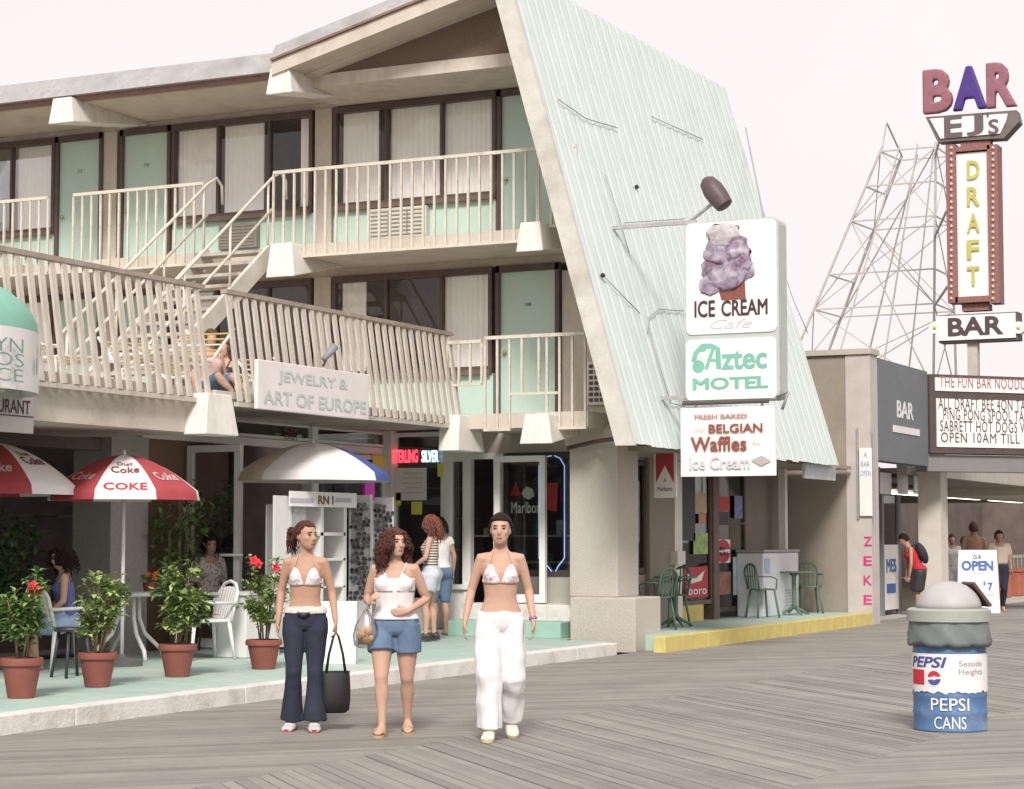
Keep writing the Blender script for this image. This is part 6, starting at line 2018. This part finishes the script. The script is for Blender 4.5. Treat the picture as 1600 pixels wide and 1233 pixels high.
def pattern(name, base, spots, scale=30, rough=.7):
    """printed cloth with scattered coloured blots"""
    m = bpy.data.materials.new(name); m.use_nodes = True
    N, L = m.node_tree.nodes, m.node_tree.links
    p = N['Principled BSDF']; p.inputs['Roughness'].default_value = rough
    tc = N.new('ShaderNodeTexCoord'); no = N.new('ShaderNodeTexNoise'); no.inputs['Scale'].default_value = scale; no.inputs['Detail'].default_value = 2
    L.new(tc.outputs['Object'], no.inputs['Vector'])
    cr = N.new('ShaderNodeValToRGB'); cr.color_ramp.interpolation = 'CONSTANT'
    cr.color_ramp.elements[0].color = (*base, 1); cr.color_ramp.elements[1].position = .5; cr.color_ramp.elements[1].color = (*base, 1)
    for pos, c in spots:
        e = cr.color_ramp.elements.new(pos); e.color = (*c, 1)
    L.new(no.outputs[0], cr.inputs[0]); L.new(cr.outputs[0], p.inputs['Base Color'])
    return m
def stripes(name, c1, c2, freq, axis=2, duty=.5):
    m = bpy.data.materials.new(name); m.use_nodes = True
    N, L = m.node_tree.nodes, m.node_tree.links
    p = N['Principled BSDF']; p.inputs['Roughness'].default_value = .8
    tc = N.new('ShaderNodeTexCoord'); sp = N.new('ShaderNodeSeparateXYZ'); L.new(tc.outputs['Object'], sp.inputs[0])
    mu = N.new('ShaderNodeMath'); mu.operation = 'MULTIPLY'; mu.inputs[1].default_value = freq; L.new(sp.outputs[axis], mu.inputs[0])
    fr = N.new('ShaderNodeMath'); fr.operation = 'FRACT'; L.new(mu.outputs[0], fr.inputs[0])
    gt = N.new('ShaderNodeMath'); gt.operation = 'GREATER_THAN'; gt.inputs[1].default_value = duty; L.new(fr.outputs[0], gt.inputs[0])
    mx = N.new('ShaderNodeMix'); mx.data_type = 'RGBA'; mx.inputs[6].default_value = (*c1, 1); mx.inputs[7].default_value = (*c2, 1)
    L.new(gt.outputs[0], mx.inputs[0]); L.new(mx.outputs[2], p.inputs['Base Color'])
    return m
def face_cam(loc):
    return atan2(-loc.y, -loc.x)

denim_d = M('dark denim', (.022, .026, .045), .85, .25, 14, .15, 150); denim = M('blue denim', (.11, .17, .26), .85, .2, 12, .15, 150)
wcot = M('white cotton', (.70, .675, .665), .85, .05, 6)
floral = pattern('floral swim cloth', (.70, .66, .66), [(.56, (.35, .28, .42)), (.60, (.70, .66, .66)), (.63, (.25, .4, .33)), (.68, (.6, .33, .42))], 60)
floral2 = pattern('floral swim cloth two', (.74, .70, .70), [(.57, (.42, .22, .45)), (.62, (.74, .7, .7)), (.64, (.65, .35, .3))], 40)
trimc = M('swim trim', (.52, .34, .25), .7, .3, 40)

# ---- woman in dark jeans with tote
p = W(476, 1141, z=0)
A = Human('woman in dark flared jeans and patterned bikini top carrying a black tote', p, face_cam(p) - .12, 1.615, SKIN, fat=.96, head=(.80, .02), voxel=.009,
          legs={'R': ((.07, -.085, .465), (-.02, -.105, .085), .05), 'L': ((.05, .085, .46), (.07, .085, .082), 0)},
          arms={'R': ((-.06, -.205, 1.10), (.02, -.215, .86), {'curl': .4}), 'L': ((-.05, .205, 1.10), (.03, .245, .865), {'curl': .8, 'dir': (.05, .05, -1)})})
FL = [None, None, None, None, .068, .070, .078, .088, .100, .108]
A.trousers(denim_d, flare=[None, None, None, .060, .057, .058, .062, .070, .082, .090], top=.95, add=.010, name='jeans', seed=3, folds=.008)
A.bikini(floral, trimc)
mb = MB(); mb.loft([A.ring(z, xo, w + .02, d + .018) for z, xo, w, d in ((.925, -.01, .163, .112), (.95, -.008, .157, .107), (.985, -.002, .138, .095))])
A.cloth('waist_cloth', pattern('waist print', (.66, .60, .55), [(.55, (.45, .38, .33)), (.62, (.7, .64, .6))], 45), mb, wr=.012)
mb = MB(); mb.tube([A.tp((.125, -.05, .93)), A.tp((.135, 0, .925)), A.tp((.125, .05, .93))], .012, 8); mb.ell(A.tp((.14, 0, .92)), .014, .03, .02)
mb.build('belt_knot', black, A.t, smooth=True)
for sd in 'RL':
    A.shoe(sd, [M('sneaker white', (.62, .60, .58), .6), M('sneaker red', (.34, .05, .06), .5), M('sneaker grey', (.5, .46, .46), .5)])
hc = A.cap(HAIR['auburn'], low=-.035, front=.078)
def pony(k):
    a = rr(0, 6.3); r0 = V((-.112, rr(-.02, .02), .03 + rr(-.02, .02)))
    e = V((-.17 + rr(-.03, .03), rr(-.06, .06), -.10 + rr(-.06, .05)))
    m_ = V((-.175, rr(-.05, .05), .04 + rr(-.03, .03)))
    return [r0, r0.lerp(m_, .6), m_, m_.lerp(e, .4) + V((rr(-.02, .02), rr(-.02, .02), 0)), m_.lerp(e, .75) + V((rr(-.02, .02), rr(-.02, .02), 0)), e]
A.strands(hc, HAIR['auburn'], 70, pony, r=.010)
A.swept(hc, HAIR['auburn'], front=.078)
MB().tube([A.hp((-.118 + .0, .022 * cos(t * pi / 4), .03 + .022 * sin(t * pi / 4))) for t in range(9)], .008, 6).build('hair_band', M('rose band', (.5, .15, .22), .7), A.t, smooth=True)
# tote in her left hand
hand = A.t.matrix_basis @ V((0, 0, 0))
MWA = Matrix.Translation(A.t.location) @ Matrix.Rotation(A.t.rotation_euler.z, 4, 'Z') @ Matrix.Scale(A.t.scale.x, 4)
hw = MWA @ (A.T @ V((.035, .25, .775)))
tt = thing('tote_bag', 'black soft tote bag hanging from the left hand of the woman in jeans', 'bag', (hw.x, hw.y, hw.z - .62), rotz=A.t.rotation_euler.z + .25)
mb = MB(); rows = []
for z, w, d in ((.0, .075, .035), (.02, .105, .055), (.10, .115, .062), (.2, .115, .055), (.29, .11, .035), (.325, .108, .022)):
    rows.append([V((d * cos(2 * pi * q / 24) * (1 + .1 * noise.noise(V((q * .6, z * 9, 0)))), w * (abs(sin(2 * pi * q / 24)) ** .7) * (1 if sin(2 * pi * q / 24) > 0 else -1) * (1 + .06 * noise.noise(V((q * .5, z * 7, 4)))), z)) for q in range(24)])
mb.loft(rows).build('bag_body', M('black bag cloth', (.014, .012, .013), .6, .3, 10), tt, smooth=True)
for s_ in (-1, 1):
    MB().tube([(s_ * .02, -.075, .31), (s_ * .012, -.055, .45), (s_ * .006, -.02, .59), (0, 0, .62), (s_ * .006, .02, .59), (s_ * .012, .055, .45), (s_ * .02, .075, .31)], .009, 8).build('bag_handle', MATS['black bag cloth'], tt, smooth=True)
MB().tube([(-.045, -.05, .30), (-.055, .02, .305), (-.05, .07, .31)], .012, 6).build('bag_tie', M('tan tie', (.4, .3, .2), .7), tt, smooth=True)

# ---- woman in white tank top and denim shorts
p = W(616, 1148, z=0)
Bw = Human('woman with curly dark red hair in white tank top and blue denim shorts', p, face_cam(p) - .10, 1.555, SKIN2, fat=1.13, head=(.62, -.02), voxel=.009,
           legs={'R': ((.12, -.095, .47), (.14, -.085, .10), 0), 'L': ((-.02, .10, .455), (-.14, .095, .12), .22)},
           arms={'R': ((-.09, -.235, 1.09), (.15, -.19, 1.06), {'curl': .9, 'palm': (0, 1, .3), 'dir': (.5, .35, .55)}), 'L': ((-.09, .25, 1.09), (.13, .12, 1.0), {'curl': .35, 'palm': (-1, 0, 0), 'dir': (.15, -1, -.1)})})
Bw.trousers(denim, upto=.34, flare=[.100, .108, .110] + [None] * 7, add=.008, top=.99, name='shorts', seed=5, folds=.008)
Bw.tank(wcot)
mb = MB(); vs = [Bw.lay(a_ * pi / 24, z, .0165) for z in (1.150, 1.162) for a_ in range(-13, 14)]
mb.add(vs, [(k, k + 1, k + 28, k + 27) for k in range(26)])
mb.build('chest_stripe', M('grey print stripe', (.22, .22, .24), .8, .5, 60), Bw.t, smooth=True)
sand = M('tan sandal', (.42, .30, .17), .7, .15, 9)
for sd in 'RL':
    F_ = Bw.footm(sd)
    out = [(-.08, .02), (-.055, .038), (.03, .036), (.1, .046), (.14, .046), (.17, .036), (.185, .014)]
    poly = [F_ @ V((t, w, -.122)) for t, w in out] + [F_ @ V((t, -w, -.122)) for t, w in reversed(out)]
    so_ = MB().prism(poly, F_.to_3x3() @ V((0, 0, .042))).build('sandal', sand, Bw.t)
    for t in (.05, .10):
        MB().tube([F_ @ V((t, .046, -.08)), F_ @ V((t + .005, .03, -.035)), F_ @ V((t + .005, -.03, -.035)), F_ @ V((t, -.046, -.08))], .009, 6, flat=1.0).build('sandal_strap', sand, so_, smooth=True)
Bw.long_hair(HAIR['auburn'], 330, .235, .020, .055, 4, front=.072, side_front=.02)
MWB = Matrix.Translation(Bw.t.location) @ Matrix.Rotation(Bw.t.rotation_euler.z, 4, 'Z') @ Matrix.Scale(Bw.t.scale.x, 4)
bp_ = MWB @ (Bw.T @ V((.10, -.22, 1.02)))
pb = thing('plastic_bag', 'clear plastic bag of orange snacks on the arm of the woman in shorts', 'bag', (bp_.x, bp_.y, bp_.z - .30), rotz=Bw.t.rotation_euler.z)
mb = MB(); rows = []
for z, w, d in ((.0, .05, .03), (.02, .09, .05), (.09, .105, .06), (.17, .09, .05), (.23, .05, .025), (.29, .015, .012)):
    rows.append([V((d * cos(2 * pi * q / 20) * (1 + .25 * noise.noise(V((q * .9, z * 12, 0)))), w * sin(2 * pi * q / 20) * (1 + .2 * noise.noise(V((q * .8, z * 12, 4)))), z)) for q in range(20)])
mb.loft(rows).build('bag_film', glass_mat('plastic film', (.9, .9, .9), .22, .5, .2), pb, smooth=True)
for k in range(9):
    MB().ell((rr(-.025, .025), rr(-.06, .06), .05 + .012 * k + rr(-.02, .02)), .03, .035, .028, 8, 6).build('snack', [M('orange snack', (.62, .26, .05), .6, .2, 12), M('cream snack', (.7, .6, .42), .6), M('orange snack', (.62, .26, .05))][k % 3], pb, smooth=True)
MB().tube([(0, 0, .28), (.0, .02, .34), (-.03, .02, .30)], .008, 6).build('bag_handle', MATS['plastic film'], pb, smooth=True)

# ---- woman in loose white trousers
p = W(782, 1155, z=0)
Cw = Human('woman in loose white trousers and patterned bikini top with hair tied back', p, face_cam(p) + .02, 1.66, SKIN2, fat=.98, head=(-.12, -.03), voxel=.009,
           legs={'R': ((.12, -.085, .47), (.12, -.085, .085), 0), 'L': ((.03, .095, .45), (-.16, .08, .15), .45)},
           arms={'R': ((-.05, -.215, 1.10), (.03, -.265, .87), {'curl': .4, 'dir': (.1, -.08, -1)}), 'L': ((-.06, .21, 1.10), (.02, .245, .865), {'curl': .5, 'dir': (.12, 0, -1)})})
Cw.trousers(M('white linen', (.68, .665, .67), .85, .05, 5), flare=[.086, .090, .088, .084, .082, .082, .082, .082, .080, .078], top=.965, add=.013, name='linen_trousers', seed=9, folds=.016)
Cw.bikini(floral2, trimc)
for sd in 'RL':
    Cw.shoe(sd, [M('pale shoe', (.66, .60, .48), .6), M('pale sole', (.5, .42, .28), .7)])
hc = Cw.cap(HAIR['dark'], low=-.05, front=.074, g=1.0)
Cw.swept(hc, HAIR['dark'], to=(-.11, 0, 0), front=.073)
MB().ell(Cw.hp((-.125, .0, .0)), .045, .05, .06, 14, 9).build('hair_bun', HAIR['dark'], hc, smooth=True)
el, wr_ = Cw.T @ V(Cw.arms['L'][0]), Cw.T @ V(Cw.arms['L'][1])
q = el.lerp(wr_, .88); d_ = (wr_ - el).normalized(); a_, b_ = frame(d_)
MB().loft([[q + d_ * dz + (a_ * cos(2 * pi * k / 14) + b_ * sin(2 * pi * k / 14)) * .031 for k in range(14)] for dz in (-.008, .008)], cap=False).build('bracelet', M('violet bracelet', (.3, .14, .42), .5), Cw.t, smooth=True)

# ---- shopper in striped top, and her companion
p = W(673, 1002, z=.148)
Dw = Human('woman with long red hair in striped sleeveless top browsing the shop window', p, radians(105), 1.63, SKIN2, head=(.3, .1), voxel=.016, detail=False,
           legs={'R': ((.03, -.08, .46), (-.03, -.08, .10), 0), 'L': ((.06, .09, .46), (.04, .1, .10), 0)},
           arms={'R': ((-.02, -.24, 1.10), (.08, -.26, .88)), 'L': ((.02, .22, 1.1), (.2, .18, .98))})
Dw.top(stripes('brown stripes', (.07, .045, .045), (.62, .55, .5), 28, 2, .45), 1.0, 1.34, .012, straps=False)
Dw.trousers(M('pale denim', (.50, .53, .58), .8, .2, 9), upto=.30, flare=[.108, .11, .108] + [None] * 7, add=.012, top=1.0, name='shorts')
Dw.long_hair(HAIR['red'], 150, .26, .012, .045, 3)
for sd in 'RL':
    Dw.shoe(sd, [black, black], 'sandal', g=1.1)
p = W(694, 995, z=.148) + V((.35, .25, 0))
Ew = Human('person in white shirt and denim shorts half hidden behind the striped shopper', p, radians(60), 1.62, SKIN, head=(-.4, .1), voxel=.018, detail=False)
Ew.top(wcot, .93, 1.36, .016, straps=False, sleeves=.4)
Ew.trousers(denim, upto=.45, add=.018, top=.98, name='shorts')
Ew.long_hair(HAIR['dark'], 90, .16, .006, .03, 2)

# ---- seated woman in blue, left
p = W(104, 1046, z=.148)
ch = radians(-25) + pi                  # chair faces the left of the picture
sitleg = {'R': ((.42, -.10, .48), (.40, -.10, .085), 0), 'L': ((.40, .12, .47), (.30, .10, .085), 0)}
Fw = Human('seated woman in blue sundress and sunglasses at the left patio table', p, radians(128), 1.6, SKIN, head=(.5, .12), lean=.10, sit=.36, voxel=.014, legs=sitleg,
           arms={'R': ((.05, -.25, 1.08), (.26, -.14, 1.02), {'palm': (0, 0, -1), 'dir': (1, .3, -.2)}), 'L': ((.02, .26, 1.09), (.22, .2, .95), {'palm': (0, 0, -1), 'dir': (1, -.2, -.3)})})
bdress = M('blue violet dress', (.10, .11, .27), .8, .2, 9)
Fw.top(bdress, .88, 1.30, .014)
Fw.trousers(M('pale blue skirt', (.32, .42, .60), .8, .15, 8), upto=.42, flare=[.11, .115, .11, .1] + [None] * 6, add=.016, top=.98, name='skirt')
Fw.long_hair(HAIR['dark'], 190, .19, .018, .06, 4)
MB().tube([Fw.hp((.03, -.08, .014)), Fw.hp((.097, -.045, .014)), Fw.hp((.108, 0, .014)), Fw.hp((.097, .045, .014)), Fw.hp((.03, .08, .014))], [.005, .018, .012, .018, .005], 8).build('sunglasses', black, Fw.t, smooth=True)

# ---- stall keeper behind the counter
p = W(398, 1018, z=.148) + V((.12, .75, 0))
Gw = Human('stall keeper in patterned shirt sitting behind the pale counter', p, face_cam(p) + .5, 1.68, SKIN, head=(-.35, .12), lean=.06, sit=.30, voxel=.016, legs=sitleg)
Gw.top(pattern('busy print shirt', (.55, .50, .46), [(.54, (.10, .08, .09)), (.60, (.55, .5, .46)), (.64, (.3, .12, .12))], 34), .90, 1.36, .02, straps=False, sleeves=.6)
Gw.trousers(denim_d, add=.012, name='trousers')
Gw.long_hair(HAIR['dark'], 110, .13, .008, .03, 3)
stl = thing('counter_stool', 'plain stool under the stall keeper', 'stool', p, rotz=0)
MB().lathe([(.0, .42), (.18, .42), (.18, .46), (.0, .46)], (0, 0, 0), 18).build('seat', black, stl, smooth='auto')
for k in range(4):
    MB().tube([(.12 * cos(k * pi / 2), .12 * sin(k * pi / 2), .42), (.18 * cos(k * pi / 2), .18 * sin(k * pi / 2), 0)], .014, 6).build('leg', black, stl)

# ---- woman bending at the bar entrance
p = W(1436, 962, z=0)
Hw = Human('woman in red top and dark shorts bending forward at the bar entrance', p, radians(118), 1.62, SKIN, head=(.1, .25), lean=.42, voxel=.018, detail=False,
           legs={'R': ((.02, -.09, .46), (-.06, -.1, .085), 0), 'L': ((.05, .09, .46), (.06, .1, .085), 0)},
           arms={'R': ((.10, -.22, 1.08), (.22, -.18, .86)), 'L': ((.12, .22, 1.08), (.25, .18, .86))})
redtop = M('red cotton', (.46, .02, .035), .8, .12, 8)
Hw.top(redtop, .83, 1.32, .024)
Hw.trousers(black, upto=.5, flare=[.12, .125, .12, .115, .1] + [None] * 5, add=.02, top=.98, name='dark_skirt')
Hw.cap(HAIR['dark'], low=-.06, front=.06)
MH = Matrix.Translation(Hw.t.location) @ Matrix.Rotation(Hw.t.rotation_euler.z, 4, 'Z') @ Matrix.Scale(Hw.t.scale.x, 4)
bk = MH @ (Hw.T @ V((-.20, 0, 1.16)))
bpk = thing('backpack', 'dark backpack on the back of the woman in red', 'backpack', bk, rotz=Hw.t.rotation_euler.z)
R3 = Matrix.Rotation(.42, 3, 'Y')
MB().ell((0, 0, 0), .10, .15, .22, 16, 10, rot=R3).build('pack', M('dark pack cloth', (.025, .028, .035), .8), bpk, smooth=True)
for s_ in (-1, 1):
    MB().tube([R3 @ V((.02, s_ * .09, .2)), R3 @ V((.18, s_ * .10, .2)), R3 @ V((.30, s_ * .10, .08)), R3 @ V((.18, s_ * .11, -.12)), R3 @ V((.02, s_ * .1, -.16))], .014, 6).build('pack_strap', MATS['dark pack cloth'], bpk, smooth=True)

# ---- walkers in the background, right
def walker(u, top_v, d, label, skin, head_yaw, heading, H, hair, male=False, shirt=None, pants=None, shortp=True):
    c, s_ = cos(HEAD), sin(HEAD); a = (u - 800) / FPX
    p = V((d * (c + a * s_), d * (s_ - a * c), 0))
    h = Human(label, p, heading, H, skin, head=(head_yaw, 0), voxel=.02, male=male, detail=False, fat=1.0,
              legs={'R': ((.08, -.09, .46), (.06, -.09, .085), 0), 'L': ((.02, .09, .46), (-.16, .09, .11), .3)})
    if shirt:
        h.top(shirt, .93, 1.34, .02, straps=False, sleeves=.45)
    h.trousers(pants or denim, upto=.45 if shortp else 1.0, add=.022, top=.97, name='shorts' if shortp else 'trousers')
    h.cap(HAIR[hair], low=-.06, front=.06)
    return h
walker(1486, 835, 44, 'woman in white shirt walking behind the open board', SKIN2, .1, radians(200), 1.55, 'brown', shirt=wcot, pants=wcot)
walker(1505, 845, 47, 'person in white top between the woman and the bare chested man', SKIN, .3, radians(220), 1.50, 'red', shirt=wcot)
walker(1520, 818, 43, 'bare chested man walking away behind the open board', SKIN, .2, radians(20), 1.80, 'brown', male=True, shirt=None)
walker(1559, 838, 42, 'man in pale shirt and dark trousers at the right', SKIN, .1, radians(205), 1.62, 'dark', male=True, shirt=M('cream shirt', (.60, .50, .40), .8, .1, 6), pants=denim_d, shortp=False)
# ---- guests on the deck
for u, v, y, lab, sh, hd in ((329, 523, 14.2, 'guest seated on the deck seen through the railing gap', M('pale top', (.6, .4, .35), .8), .5), (352, 518, 14.8, 'second deck guest beside the first, in dark top', black, -.6)):
    q = W(u, v, y=y)
    p = V((q.x, q.y, 3.13))
    g_ = Human(lab, p, face_cam(p) + hd, 1.6, SKIN2, head=(-hd * .6, 0), sit=.74, voxel=.02, detail=False, fat=1,
               legs={'R': ((.40, -.1, .30), (.75, -.1, .09), 0), 'L': ((.40, .1, .30), (.75, .1, .09), 0)})
    g_.top(sh, .90, 1.30, .015)
    g_.trousers(denim, upto=.45, add=.02, name='shorts')
    g_.long_hair(HAIR['brown'], 60, .12, .006, .02, 2)
